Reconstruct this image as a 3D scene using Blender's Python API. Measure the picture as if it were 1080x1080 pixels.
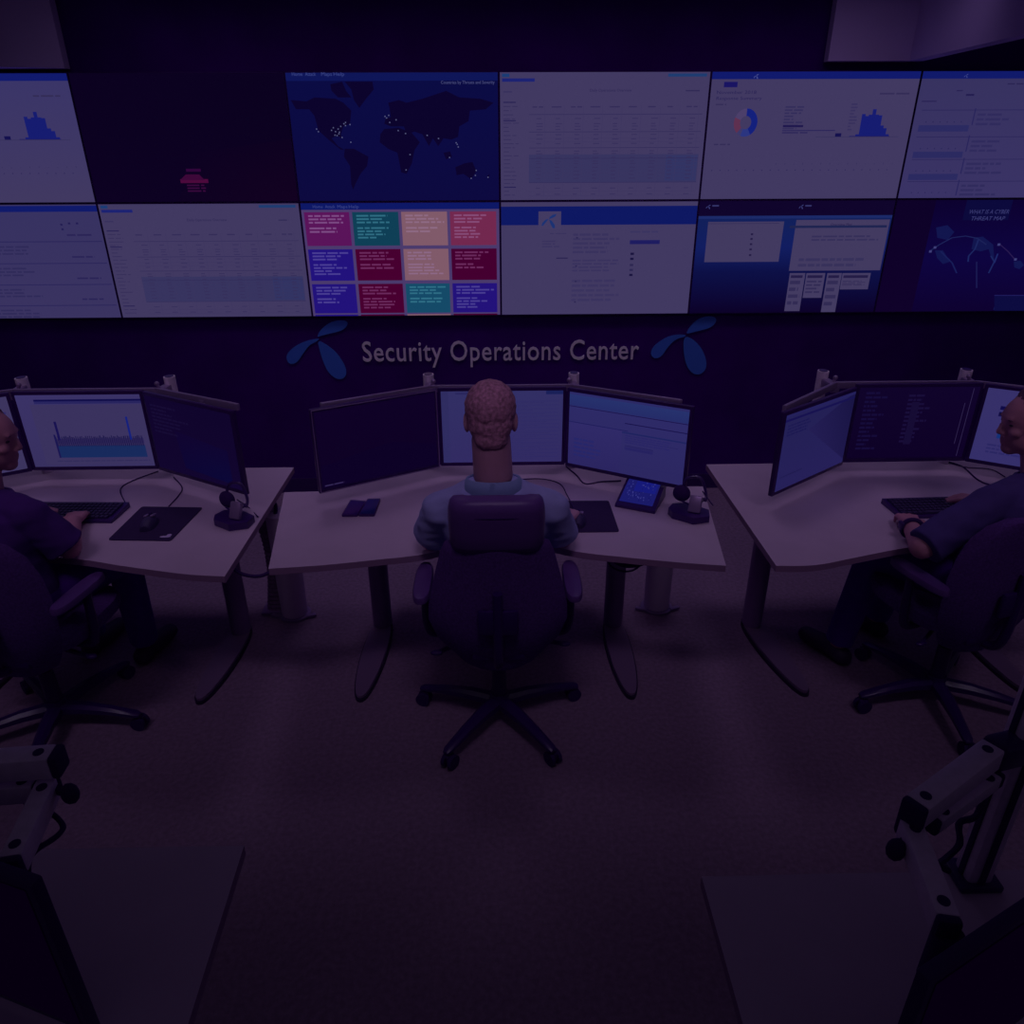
import bpy, bmesh, math, random
from mathutils import Vector, Matrix, Quaternion
random.seed(7)
S = bpy.context.scene
for o in list(bpy.data.objects): bpy.data.objects.remove(o)
COL = S.collection
PI = math.pi

# ------------------------------------------------------------------ camera
YAW, PITCH, ROLL, FPX, CAMZ = 0.017582, 0.444479, -0.004107, 786.14, 2.05
fw = Vector((math.sin(YAW)*math.cos(PITCH), math.cos(YAW)*math.cos(PITCH), -math.sin(PITCH)))
rt = Vector((math.cos(YAW), -math.sin(YAW), 0)); up = rt.cross(fw)
CR = rt*math.cos(ROLL)+up*math.sin(ROLL); CU = -rt*math.sin(ROLL)+up*math.cos(ROLL)
cd = bpy.data.cameras.new('camera'); cam = bpy.data.objects.new('camera', cd); COL.objects.link(cam)
cam.matrix_world = Matrix(((CR.x, CU.x, -fw.x, 0), (CR.y, CU.y, -fw.y, 0), (CR.z, CU.z, -fw.z, CAMZ), (0, 0, 0, 1)))
cd.sensor_width = 36; cd.lens = FPX/1080*36; cd.clip_start = 0.05
S.camera = cam
# ------------------------------------------------------------------ world, lights, exposure
S.view_settings.view_transform = 'Standard'; S.view_settings.look = 'None'
S.view_settings.exposure = 0; S.view_settings.gamma = 1; S.view_settings.use_curve_mapping = False
W = bpy.data.worlds.new('world'); S.world = W; W.use_nodes = True
W.node_tree.nodes['Background'].inputs[0].default_value = (0.65, 0.48, 1.0, 1)
W.node_tree.nodes['Background'].inputs[1].default_value = 0.021
def area(name, loc, size, power, color, spread, rx=0, ry=0):
    l = bpy.data.lights.new(name, 'AREA'); l.shape = 'RECTANGLE'; l.size, l.size_y = size
    l.energy = power; l.color = color; l.spread = math.radians(spread)
    o = bpy.data.objects.new(name, l); COL.objects.link(o); o.location = loc; o.rotation_euler = (rx, ry, 0)
    return o
LT = (0.80, 0.62, 1.0)
for x_, p_ in ((-0.93, 1.08), (0.93, 1.08), (-2.8, 0.88), (2.8, 0.88)):     # downlights over the rear desks
    area('ceiling_light', (x_, 3.65, 3.0), (0.5, 0.5), p_, LT, 105, -0.05)
for x_ in (-2.0, 0, 2.0):                                   # added fill lights, tilted to brighten the chair backs and people
    area('aisle_fill_light', (x_, 0.9, 3.2), (0.9, 0.3), 0.98, (0.85, 0.62, 1.0), 66, math.radians(40))
area('wall_fill_light', (0, 3.9, 2.95), (4.2, 0.2), 1.8, LT, 110, math.radians(26))  # added fill aimed at the back wall to brighten the lettering

# ------------------------------------------------------------------ helpers
def lin(c): return c/12.92 if c <= 0.04045 else ((c+0.055)/1.055)**2.4
def hx(h):
    h = h.lstrip('#'); return tuple(lin(int(h[i:i+2], 16)/255) for i in (0, 2, 4))
def mat(name, col, rough=0.6, metal=0.0, noise=0.0, nscale=40, bump=0.0, spec=0.4, ncol=None):
    m = bpy.data.materials.new(name); m.use_nodes = True
    nt = m.node_tree; b = nt.nodes['Principled BSDF']
    b.inputs['Base Color'].default_value = (*col, 1); b.inputs['Roughness'].default_value = rough
    b.inputs['Metallic'].default_value = metal; b.inputs['Specular IOR Level'].default_value = spec
    if noise or bump:
        tc = nt.nodes.new('ShaderNodeTexCoord'); n = nt.nodes.new('ShaderNodeTexNoise')
        n.inputs['Scale'].default_value = nscale; n.inputs['Detail'].default_value = 4
        nt.links.new(tc.outputs['Object'], n.inputs['Vector'])
        if noise:
            r = nt.nodes.new('ShaderNodeValToRGB'); r.color_ramp.elements[0].position = 0.3; r.color_ramp.elements[1].position = 0.7
            a = [max(0, c*(1-noise)) for c in col]; c2 = ncol or [min(1, c*(1+noise)) for c in col]
            r.color_ramp.elements[0].color = (*a, 1); r.color_ramp.elements[1].color = (*c2, 1)
            nt.links.new(n.outputs['Fac'], r.inputs[0]); nt.links.new(r.outputs[0], b.inputs['Base Color'])
        if bump:
            bp = nt.nodes.new('ShaderNodeBump'); bp.inputs['Strength'].default_value = bump; bp.inputs['Distance'].default_value = 0.004
            nt.links.new(n.outputs['Fac'], bp.inputs['Height']); nt.links.new(bp.outputs[0], b.inputs['Normal'])
    return m
K = 9.0   # the room light is dim: this turns a tone seen under it into a surface colour
def tone(h, k=K):
    c = hx(h); return tuple(min(0.95, c[i]*k/LT[i]) for i in range(3))

M = {}
M['wall'] = mat('wall_paint_dark', (0.062, 0.001, 0.20), 0.9, noise=0.15, nscale=3, spec=0.1)
M['soffit'] = mat('soffit_plaster', (0.60, 0.43, 0.86), 0.9, noise=0.05, nscale=2, spec=0.1)
M['floor'] = mat('carpet', (0.30, 0.19, 0.32), 0.95, noise=0.16, nscale=55, bump=0.3, spec=0.1)
M['desk'] = mat('desk_laminate', (0.64, 0.47, 0.67), 0.5, noise=0.05, nscale=5, spec=0.25)
M['desk_edge'] = mat('desk_edge_band', (0.36, 0.2, 0.38), 0.6)
M['legmetal'] = mat('leg_dark_metal', (0.26, 0.14, 0.38), 0.45, metal=0.2)
M['foot'] = mat('foot_plate', (0.26, 0.16, 0.31), 0.5, metal=0.1)
M['footedge'] = mat('foot_edge_dark', (0.03, 0.01, 0.07), 0.5)
M['greycyl'] = mat('grey_enamel', (0.72, 0.55, 0.80), 0.45)
M['silver'] = mat('brushed_silver', (0.85, 0.68, 0.90), 0.42, metal=0.05, noise=0.06, nscale=60)
M['silver_dim'] = mat('brushed_silver_rail', (0.36, 0.24, 0.48), 0.4, metal=0.4)
M['black'] = mat('black_plastic', (0.05, 0.010, 0.16), 0.32)
M['bezel'] = mat('monitor_bezel', (0.05, 0.006, 0.15), 0.35)
M['rubber'] = mat('black_rubber', (0.04, 0.002, 0.13), 0.8)
M['chairfab'] = mat('chair_fabric', (0.125, 0.048, 0.28), 0.9, noise=0.2, nscale=120, bump=0.3, spec=0.15)
M['leather'] = mat('headrest_leather', (0.14, 0.055, 0.29), 0.42, bump=0.15, nscale=30)
M['pad'] = mat('mouse_pad_cloth', (0.04, 0.012, 0.10), 0.85, noise=0.08, nscale=90)
M['keys'] = mat('key_caps', (0.055, 0.03, 0.13), 0.5)
M['skin'] = mat('skin', (0.58, 0.24, 0.36), 0.6, noise=0.06, nscale=14)
M['skin_c'] = mat('skin_warm', (0.62, 0.30, 0.44), 0.6, noise=0.06, nscale=14)
M['hair_ginger'] = mat('ginger_hair', (0.46, 0.20, 0.33), 0.8, noise=0.4, nscale=90, bump=0.6)
M['hair_dark'] = mat('dark_hair', (0.16, 0.06, 0.13), 0.8, noise=0.3, nscale=80, bump=0.5)
M['shirt_blue'] = mat('light_blue_cotton', (0.38, 0.38, 0.80), 0.85, noise=0.05, nscale=25, bump=0.25)
M['collar_blue'] = mat('blue_rib_collar', (0.24, 0.31, 0.62), 0.85, bump=0.3, nscale=80)
M['shirt_black'] = mat('black_cotton', (0.080, 0.016, 0.23), 0.9, noise=0.1, nscale=20, bump=0.2)
M['shirt_navy'] = mat('navy_cotton', (0.085, 0.05, 0.26), 0.9, noise=0.1, nscale=20, bump=0.2)
M['trousers'] = mat('dark_trousers', (0.10, 0.004, 0.36), 0.95, noise=0.1, nscale=30)
M['shoe'] = mat('dark_shoe', (0.05, 0.015, 0.10), 0.5)
M['eye'] = mat('eye_dark', (0.03, 0.01, 0.05), 0.3)
M['letter'] = mat('lettering_grey', (0.92, 0.80, 0.95), 0.6)
M['emblem'] = mat('emblem_blue', (0.06, 0.19, 0.80), 0.6)
M['white_label'] = mat('white_print', (0.6, 0.45, 0.8), 0.6)
M['conduit'] = mat('grey_conduit', (0.24, 0.13, 0.28), 0.6, noise=0.2, nscale=60, bump=0.5)

def disp_mat():
    m = bpy.data.materials.new('display_picture'); m.use_nodes = True; nt = m.node_tree
    for n in list(nt.nodes): nt.nodes.remove(n)
    o = nt.nodes.new('ShaderNodeOutputMaterial'); e = nt.nodes.new('ShaderNodeEmission'); a = nt.nodes.new('ShaderNodeVertexColor'); a.layer_name = 'Col'
    nt.links.new(a.outputs['Color'], e.inputs['Color']); e.inputs['Strength'].default_value = 1.0
    nt.links.new(e.outputs[0], o.inputs['Surface']); return m
M['display'] = disp_mat()

def tag(o, label=None, cat=None, group=None, kind=None):
    if label: o['label'] = label
    if cat: o['category'] = cat
    if group: o['group'] = group
    if kind: o['kind'] = kind
    return o
def thing(name, label, cat, loc=(0, 0, 0), rz=0, group=None):
    o = bpy.data.objects.new(name, None); COL.objects.link(o); o.location = loc; o.rotation_euler = (0, 0, rz)
    o.empty_display_size = 0.1
    return tag(o, label, cat, group)
def link(name, me, m, parent=None):
    if m is not None: me.materials.append(m)
    o = bpy.data.objects.new(name, me); COL.objects.link(o)
    if parent: o.parent = parent
    return o
class MB:
    def __init__(s): s.bm = bmesh.new()
    def _xf(s, vs, Mx):
        if Mx is not None: bmesh.ops.transform(s.bm, matrix=Mx, verts=vs)
    def box(s, c, sz, rz=0, bev=0, rx=0, seg=2, Mx=None):
        r = bmesh.ops.create_cube(s.bm, size=1); vs = r['verts']
        bmesh.ops.scale(s.bm, vec=sz, verts=vs)
        if bev:
            es = list({e for v in vs for e in v.link_edges})
            r2 = bmesh.ops.bevel(s.bm, geom=es, offset=bev, segments=seg, affect='EDGES', profile=0.5)
            vs = list({v for f in r2['faces'] for v in f.verts} | {v for v in vs if v.is_valid})
        m = Matrix.Translation(c) @ Matrix.Rotation(rz, 4, 'Z') @ Matrix.Rotation(rx, 4, 'X')
        s._xf(vs, (Mx @ m) if Mx is not None else m); return s
    def bar(s, a, b, w, h, bev=0.0, upv=(0, 0, 1)):
        a, b = Vector(a), Vector(b); d = b-a; L = d.length; y = d.normalized(); u = Vector(upv)
        x = y.cross(u)
        if x.length < 1e-4: x = Vector((1, 0, 0))
        x.normalize(); z = x.cross(y)
        R = Matrix(((x.x, y.x, z.x, 0), (x.y, y.y, z.y, 0), (x.z, y.z, z.z, 0), (0, 0, 0, 1)))
        return s.box((0, 0, 0), (w, L, h), bev=bev, Mx=Matrix.Translation((a+b)/2) @ R)
    def cone(s, a, b, ra, rb, n=20, sx=1.0):
        a, b = Vector(a), Vector(b); d = b-a
        r = bmesh.ops.create_cone(s.bm, cap_ends=True, segments=n, radius1=ra, radius2=rb, depth=d.length)
        q = Vector((0, 0, 1)).rotation_difference(d.normalized())
        s._xf(r['verts'], Matrix.Translation((a+b)/2) @ q.to_matrix().to_4x4() @ Matrix.Diagonal((sx, 1, 1, 1))); return s
    def ell(s, c, r, rot=None, sub=3):
        q = bmesh.ops.create_icosphere(s.bm, subdivisions=sub, radius=1)
        m = Matrix.Translation(c)
        if rot is not None: m = m @ rot
        s._xf(q['verts'], m @ Matrix.Diagonal((r[0], r[1], r[2], 1))); return s
    def cap(s, a, b, ra, rb, sub=2):
        s.ell(a, (ra,)*3, sub=sub); s.ell(b, (rb,)*3, sub=sub); s.cone(a, b, ra, rb); return s
    def tube(s, pts, r, n=8, closed=False):
        pts = [Vector(p) for p in pts]; rings = []
        ref = Vector((0.13, 0.27, 0.95)).normalized()
        for i, p in enumerate(pts):
            if closed: t = (pts[(i+1) % len(pts)]-pts[i-1]).normalized()
            else: t = (pts[min(i+1, len(pts)-1)]-pts[max(i-1, 0)]).normalized()
            x = t.cross(ref)
            if x.length < 1e-3: x = t.cross(Vector((1, 0, 0)))
            x.normalize(); y = t.cross(x)
            rr = r[i] if isinstance(r, (list, tuple)) else r
            rings.append([s.bm.verts.new(p+(x*math.cos(2*PI*k/n)+y*math.sin(2*PI*k/n))*rr) for k in range(n)])
        m = len(rings)
        for i in range(m if closed else m-1):
            A, B = rings[i], rings[(i+1) % m]
            for k in range(n): s.bm.faces.new((A[k], A[(k+1) % n], B[(k+1) % n], B[k]))
        if not closed: s.bm.faces.new(rings[0][::-1]); s.bm.faces.new(rings[-1])
        return s
    def loft(s, rings, caps=True):
        R = [[s.bm.verts.new(p) for p in r] for r in rings]; n = len(R[0])
        for A, B in zip(R, R[1:]):
            for k in range(n): s.bm.faces.new((A[k], A[(k+1) % n], B[(k+1) % n], B[k]))
        if caps: s.bm.faces.new(R[0][::-1]); s.bm.faces.new(R[-1])
        return s
    def prism(s, poly, z0, z1, bev=0):
        return s.loft([[Vector((x, y, z0)) for x, y in poly], [Vector((x, y, z1)) for x, y in poly]])
    def build(s, name, m, parent=None, smooth=True, loc=None, ang=35):
        bmesh.ops.recalc_face_normals(s.bm, faces=s.bm.faces)
        me = bpy.data.meshes.new(name); s.bm.to_mesh(me); s.bm.free()
        if smooth:
            for p in me.polygons: p.use_smooth = True
            try: me.set_sharp_from_angle(angle=math.radians(ang))
            except Exception: pass
        o = link(name, me, m, parent)
        if loc: o.location = loc
        return o
    def remesh(s, name, m, parent, voxel=0.006, it=4, fac=0.5):
        bmesh.ops.recalc_face_normals(s.bm, faces=s.bm.faces)
        me = bpy.data.meshes.new(name+'_src'); s.bm.to_mesh(me); s.bm.free()
        t = bpy.data.objects.new('tmp', me); COL.objects.link(t)
        r = t.modifiers.new('r', 'REMESH'); r.mode = 'VOXEL'; r.voxel_size = voxel
        k = t.modifiers.new('s', 'SMOOTH'); k.iterations = it; k.factor = fac
        dg = bpy.context.evaluated_depsgraph_get(); dg.update()
        out = bpy.data.meshes.new_from_object(t.evaluated_get(dg)); out.name = name
        bpy.data.objects.remove(t)
        for p in out.polygons: p.use_smooth = True
        out.materials.clear()
        return link(name, out, m, parent)
def ering(c, rx, ry, n=28, e=2.3, tilt=0.0):
    out = []
    for k in range(n):
        a = 2*PI*k/n; ca, sa = math.cos(a), math.sin(a)
        x = rx*math.copysign(abs(ca)**(2/e), ca); y = ry*math.copysign(abs(sa)**(2/e), sa)
        out.append(Vector((c[0]+x, c[1]+y*math.cos(tilt), c[2]+y*math.sin(tilt))))
    return out

# ---- pictures on displays: thin coloured shapes layered over each other on the glass
class Pic:
    def __init__(s, w, h): s.w, s.h = w, h; s.bm = bmesh.new(); s.cl = s.bm.loops.layers.color.new('Col') if False else s.bm.loops.layers.float_color.new('Col'); s.k = 0
    def poly(s, pts, c, corner=None):
        s.k += 1; y = -0.0006-0.00002*s.k
        vs = [s.bm.verts.new(((u-0.5)*s.w, y, (1-v)*s.h)) for u, v in pts]
        f = s.bm.faces.new(vs); f.normal_update()
        if f.normal.y > 0: f.normal_flip()
        cc = hx(c) if isinstance(c, str) else c
        for l in f.loops:
            q = cc
            if corner: q = hx(corner[vs.index(l.vert)])
            l[s.cl] = (*q, 1)
    def rect(s, u0, v0, u1, v1, c, c2=None):
        s.poly([(u0, v0), (u1, v0), (u1, v1), (u0, v1)], c, (c, c, c2, c2) if c2 else None)
    def lines(s, u0, v0, u1, v1, n, c, fill=0.5, rag=0.3):
        dv = (v1-v0)/n
        for i in range(n):
            u = u0
            e = u1-(u1-u0)*random.random()*rag
            while u < e:
                L = (0.02+0.06*random.random())*1.0
                s.rect(u, v0+i*dv, min(u+L, e), v0+i*dv+dv*fill, c); u += L+0.008
    def text(s, t, u, v, hv, c, wu=None, align='LEFT', shear=0):
        cu = bpy.data.curves.new('t', 'FONT'); cu.body = t; cu.size = 1; cu.resolution_u = 2; cu.shear = shear
        o = bpy.data.objects.new('t', cu); COL.objects.link(o)
        dg = bpy.context.evaluated_depsgraph_get(); dg.update(); me = bpy.data.meshes.new_from_object(o.evaluated_get(dg))
        bpy.data.objects.remove(o); s.k += 1
        xs = [q.co.x for q in me.vertices]; x0, x1 = min(xs), max(xs)
        sc = hv*s.h/0.72; sx = sc if wu is None else wu*s.w/(x1-x0)
        off = -x0*sx - (0 if align == 'LEFT' else (x1-x0)*sx/2)
        y = -0.0006-0.00002*s.k; cc = hx(c)
        V = [s.bm.verts.new(((u-0.5)*s.w+off+q.co.x*sx, y, (1-v)*s.h+q.co.y*sc)) for q in me.vertices]
        for p in me.polygons:
            try:
                f = s.bm.faces.new([V[i] for i in p.vertices])
                f.normal_update()
                if f.normal.y > 0: f.normal_flip()
                for l in f.loops: l[s.cl] = (*cc, 1)
            except ValueError: pass
        bpy.data.meshes.remove(me)
    def build(s, parent, y=0, z=0):
        me = bpy.data.meshes.new('picture'); s.bm.to_mesh(me); s.bm.free()
        o = link('picture', me, M['display'], parent); o.location = (0, y, z); return o

# ------------------------------------------------------------------ the room
WY = 4.63; PW, PH, PX0, PTOP = 1.148, 0.6459, 0.020, 2.467
MB().box((0, WY+0.14, 1.9), (11, 0.2, 3.8)).build('wall_back', M['wall'], smooth=False)
MB().box((0, 1.6, -0.05), (11, 6.5, 0.1)).build('floor', M['floor'], smooth=False)
MB().box((0, WY+0.03, 0.05), (11, 0.02, 0.1)).build('baseboard_back', M['rubber'], smooth=False)
# pale soffit boxes either side of the dark recess above the video wall
b = MB(); b.prism([(-5.4, 4.30), (-2.62, 4.52), (-2.27, 4.60), (-2.27, 4.66), (-5.4, 4.66)], PTOP+0.015, 3.5); b.build('trim_1', M['soffit'], smooth=False)
b = MB(); b.prism([(1.78, 4.60), (2.22, 4.60), (2.22, 0.6), (2.30, 0.6), (2.30, 4.66), (1.78, 4.66)], 2.507, 3.5); b.build('trim_2', M['soffit'], smooth=False)
for n in ('wall_back', 'floor', 'baseboard_back', 'trim_1', 'trim_2'): bpy.data.objects[n]['kind'] = 'structure'

def px2wall(x, y, Y=WY):
    d = fw+CR*((x-540)/FPX)+CU*((540-y)/FPX); t = Y/d.y
    return d.x*t, CAMZ+d.z*t
def wall_panel(c, r, label):
    xc = PX0+(c-2.5)*PW; zb = PTOP-(r+1)*PH
    t = thing('wall_screen', label, 'screen', (xc, WY, zb), 0, 'screens of the video wall')
    MB().box((0, 0.02, PH/2), (PW-0.001, 0.04, PH-0.001), bev=0.002, seg=1).build('housing', M['bezel'], t, smooth=False)
    b_ = 0.006
    p = Pic(PW-2*b_, PH-2*b_)
    def uv(x, y):
        X, Z = px2wall(x, y); return ((X-xc)/p.w+0.5, 1-(Z-zb-b_)/p.h)
    p.uv = uv
    def R(x0, y0, x1, y1, c_):      # a rectangle given by two opposite corners seen in the photo
        a = uv(x0, y0); b2 = uv(x1, y1); p.rect(max(0, a[0]), max(0, a[1]), min(1, b2[0]), min(1, b2[1]), c_)
    p.R = R; p.t = t
    return p
def done(p): p.build(p.t, 0, 0.006)

WHITE, WBLUE = '413961', '3a3568'
def hist(p, u0, v0, s=1.0, sc=1.0):
    for i, hgt in enumerate((.02, .17, .155, .165, .205, .165, .16, .085, .065, .02)):
        p.rect(u0+i*0.0165*sc, v0-hgt*1.05, u0+(i+1)*0.0165*sc+0.001, v0, '161c70')
    p.rect(u0-0.03, v0-0.008, u0+0.17*sc, v0, '1d1a62')
    p.rect(u0-0.10, v0-0.03, u0-0.07, v0, '14104e')
def dashboard(p, donut=True):
    p.rect(0, 0, 1, 1, WHITE if donut else WBLUE, WHITE)
    p.rect(0, 0, 1, 0.055, '111a6c')
    p.lines(.82, .16, .97, .185, 1, '332c56')
    hist(p, .735, .50)
    p.rect(.54, .497, .95, .502, '353059')
    for i in range(22): p.rect(.04+i*.042, .76, .045+i*.042, .768, '2a2454')
    for i in range(14): p.rect(.36+i*.045, .715-.01*random.random(), .363+i*.045, .72, '332d58')
    if donut:
        fan(p, .21, .03, .012, '464e90')
        p.rect(.06, .075, .125, .115, '191462')
        p.text('November 2018', .03, .165, .026, '262052', wu=.19)
        p.text('Response Summary', .03, .21, .026, '262052', wu=.22)
        p.lines(.03, .24, .10, .26, 1, '332c56')
        cx, cy, R0, R1 = .185, .385, .085, .040
        segs = [(0, 150, '14207c'), (150, 200, '2b3580'), (200, 222, '3c3868'), (222, 292, '5e3050'), (292, 360, '4c3f6a')]
        for a0, a1, c in segs:
            n = max(2, int((a1-a0)/12))
            for k in range(n):
                q0 = math.radians(a0+(a1-a0)*k/n); q1 = math.radians(a0+(a1-a0)*(k+1)/n)
                asp = p.w/p.h
                P_ = lambda rr, q: (cx+rr*math.sin(q)*.68, cy-rr*math.cos(q)*asp*.72)
                p.poly([P_(R1, q0), P_(R0, q0), P_(R0, q1), P_(R1, q1)], c)
        p.lines(.37, .26, .47, .45, 8, '332d5a', rag=.6)
        p.rect(.37, .405, .47, .422, '20184e'); p.rect(.37, .445, .63, .452, '262058')
        p.lines(.37, .46, .5, .48, 1, '2c2658'); p.lines(.69, .24, .73, .46, 9, '37305c', rag=.7)
        p.lines(.04, .55, .12, .57, 1, '332c56')
def table_page(p):
    p.rect(0, 0, 1, 1, WHITE)
    p.rect(.01, .01, .045, .035, '1c3c74'); p.rect(.01, .045, .165, .07, '1c2272'); p.rect(.80, .012, .985, .035, '1f3c70')
    p.text('Daily Operations Overview', .43, .145, .022, '2a2450', wu=.20); p.lines(.89, .135, .96, .155, 1, '302a55')
    p.lines(.015, .14, .06, .16, 1, '37305c'); 
    p.rect(.14, .63, .98, .855, '37345f')
    p.rect(.82, .64, .975, .845, '323463')
    for i in range(24): p.lines(.015, .22+i*.032, .09, .232+i*.032, 1, '332c57', rag=.7)
    for v in (.22, .36, .89): p.rect(.015, v, .075, v+.008, '241e50')
    for v in (.315, .45, .575, .66, .855): p.rect(.14, v, .98, v+.0045, '302a56')
    for v in (.5, .53, .69, .72, .75, .78, .81, .93, .965): p.rect(.14, v, .98, v+.002, '39325d')
    for j in range(9):
        u = .155+j*.093
        p.lines(u, .255, u+.055, .275, 1, '332c57', rag=.4)
        for v in (.345, .385, .405, .43, .47, .505, .54, .6, .62, .65, .68, .70, .73, .76, .79, .82, .9, .95):
            p.rect(u+.02, v, u+.04+.012*random.random(), v+.007, '352e59')
        p.rect(u+.06, .25, u+.0615, .97, '3b345e')

# column 0
p = wall_panel(0, 0, 'white wall screen with blue histogram, cut by left photo edge, upper row'); dashboard(p, False); done(p)
p = wall_panel(0, 1, 'white wall screen with blue top bar and ruled lines, lower row far left')
p.rect(0, 0, 1, 1, '373261', '3a3360'); p.rect(0, .01, 1, .06, '101a6a')
for v in (.31, .5, .69, .88): p.rect(.3, v, .99, v+.008, '2a2558'); p.lines(.82, v-.06, .97, v-.03, 1, '2a2456'); p.lines(.3, v+.04, .62, v+.13, 3, '2f2a58')
for u, v in ((.80, .16), (.84, .15), (.80, .20), (.88, .15)): p.rect(u, v, u+.012, v+.016, '221d52')
done(p)
# column 1
p = wall_panel(1, 0, 'black switched-off wall screen with a small red smudge near its bottom')
p.rect(0, 0, 1, 1, '0b021f', '0d0222'); p.poly([(.55, .6), (1, .5), (1, 1), (.4, 1)], '0d0221', ('0d0221', '0e0220', '130221', '0e0221'))
p.R(196, 178, 212, 181, '30063a'); p.R(190, 189, 220, 193, '4c0a3c')
p.poly([p.uv(*q) for q in ((196, 184), (210, 184), (216, 190), (190, 190))], '3c0838')
p.lines(.46, .86, .58, .93, 3, '380a3c'); done(p)
p = wall_panel(1, 1, 'white wall screen with grey table, directly left of the coloured tiles'); table_page(p); done(p)
# column 2
def blobs(p, polys, c, ox, oy, s):
    for q in polys:
        pts = [p.uv(ox+x/s, oy+y/s) for x, y in q]
        p.poly([(min(1, max(0, u)), min(1, max(0, v))) for u, v in pts], c)
CONT = [
 [(60,200),(120,205),(150,190),(230,195),(260,210),(290,240),(285,290),(260,300),(250,330),(255,345),(235,335),(215,345),(240,375),(265,390),(250,388),(205,352),(165,315),(150,260),(130,235),(80,235)],
 [(265,130),(370,130),(375,160),(350,190),(320,230),(300,200),(290,160)], [(210,140),(255,130),(270,165),(290,190),(240,190),(215,165)],
 [(265,385),(300,385),(355,415),(350,450),(325,480),(305,520),(297,540),(290,520),(285,450),(262,415)],
 [(430,210),(470,200),(500,210),(560,195),(620,175),(650,165),(700,190),(780,195),(830,210),(800,235),(740,240),(735,280),(700,300),(695,340),(670,350),(640,345),(620,375),(600,345),(585,375),(560,330),(530,320),(500,330),(490,300),(440,300),(415,290),(420,270),(440,265),(435,230)],
 [(415,310),(470,305),(520,325),(550,360),(530,390),(520,440),(500,480),(480,475),(465,400),(430,385),(398,360),(400,330)],
 [(685,455),(720,440),(750,435),(765,470),(745,500),(715,480),(690,485)], [(640,400),(665,395),(672,415),(650,425)], [(805,490),(815,480),(812,500)]]
p = wall_panel(2, 0, 'dark blue wall screen showing a world map with bright dots')
p.rect(0, 0, 1, 1, '0b0c44', '0d0a40'); p.rect(0, 0, 1, .06, '0f1658')
blobs(p, CONT, '0c042c', 290, 50, 3.6)
for x, y in ((158,310),(165,320),(215,315),(222,305),(230,320),(240,310),(228,333),(236,335),(243,328),(255,342),(262,290),(268,297),(285,293),(250,300),(245,322),(268,285),(288,360),(418,262),(424,268),(432,258),(436,285),(460,275),(468,316),(496,327),(513,407),(498,465),(578,334),(621,346),(688,362),(692,368),(696,378),(663,418),(764,467),(761,486),(745,497),(809,493)):
    u, v = p.uv(290+x/3.6, 50+y/3.6); p.rect(u-.0028, v-.0045, u+.0028, v+.0045, '565882')
for t_, x in (('Home', 308), ('Attack', 322), ('Maps', 339), ('Help', 352)):
    u, v = p.uv(x, 80); p.text(t_, u, v, .028, '3a4488', wu=.05)
u, v = p.uv(465, 88.5); p.text('Countries by Threats and Severity', u, v, .024, '4a4c80', wu=.255); done(p)
p = wall_panel(2, 1, 'wall screen filled with a grid of magenta, teal, orange and indigo tiles')
p.rect(0, 0, 1, 1, '4a3a6c'); p.rect(0, 0, 1, .055, '0e1866')
for t_, x in (('Home', 330), ('Attack', 343), ('Maps', 356), ('Help', 368)):
    u, v = p.uv(x, 219.5); p.text(t_, u, v, .026, '3a4488', wu=.05)
TC = (('5a145a', '0f3f56', '805a6a', '72284f'), ('22127c', '470030', '805a6a', '440030'), ('22127a', '480030', '154a68', '23127a'))
TT = (('7c4a84', '2f6c82', '8e6a84', '864c78'), ('4a3e94', '6a2a5c', '8c6886', '6a2a5c'), ('4a3e92', '6a2a5c', '2f6e86', '4a3e92'))
us = ((.012, .24), (.255, .488), (.503, .735), (.75, .985)); vs_ = ((.075, .365), (.395, .675), (.705, .975))
for r in range(3):
    for c in range(4):
        (u0, u1), (v0, v1) = us[c], vs_[r]; p.rect(u0, v0, u1, v1, TC[r][c])
        p.lines(u0+.02, v0+.025, u1-.015, v0+.11, 3, TT[r][c], rag=.4); p.lines(u0+.02, v0+.13, u1-.03, v0+(.24 if (r+c) % 2 else .19), 4 if (r+c) % 2 else 2, TT[r][c], rag=.5)
for c in range(4): p.rect(us[c][0], .988, us[c][1], 1, TC[(c+1) % 3][c])
done(p)
# column 3
p = wall_panel(3, 0, 'white wall screen with grey table, right of the world map'); table_page(p); done(p)
def fan(p, u, v, s, c):
    a = p.w/p.h
    for q in ([(0, 0), (.1, -.25), (.45, -.5), (.95, -.6), (.8, -.3), (.4, -.1)], [(-.05, 0), (-.4, .05), (-.85, .45), (-.95, .8), (-.75, .8), (-.3, .3)], [(0, .05), (.35, .2), (.75, .7), (.8, 1.1), (.5, 1.1), (.2, .6)]):
        p.poly([(u+x*s, v+y*s*a) for x, y in q], c)
p = wall_panel(3, 1, 'white wall screen with broad blue band and a small fan emblem')
p.rect(0, 0, 1, 1, WHITE); p.R(527, 218, 735, 236.5, '0e1862'); p.R(568, 223, 591.5, 242, '433b62')
u, v = p.uv(579, 231); fan(p, u, v, .04, '1c3272')
p.lines(.25, .265, .34, .28, 1, '37305c'); p.lines(.21, .33, .3, .4, 3, '39325d'); p.rect(.285, .48, .345, .49, '2a2350')
p.lines(.37, .27, .62, .46, 5, '39325d', rag=.3); p.lines(.37, .5, .63, .62, 4, '39325d'); p.lines(.37, .68, .63, .9, 5, '3a335e')
p.rect(.665, .33, .82, .365, '1e1c60'); p.lines(.665, .25, .81, .28, 1, '3a3460')
for v in (.44, .485, .54, .585, .63): p.rect(.672, v, .69, v+.02, '18123e' if v in (.485, .63, .44) else '2d2752')
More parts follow.
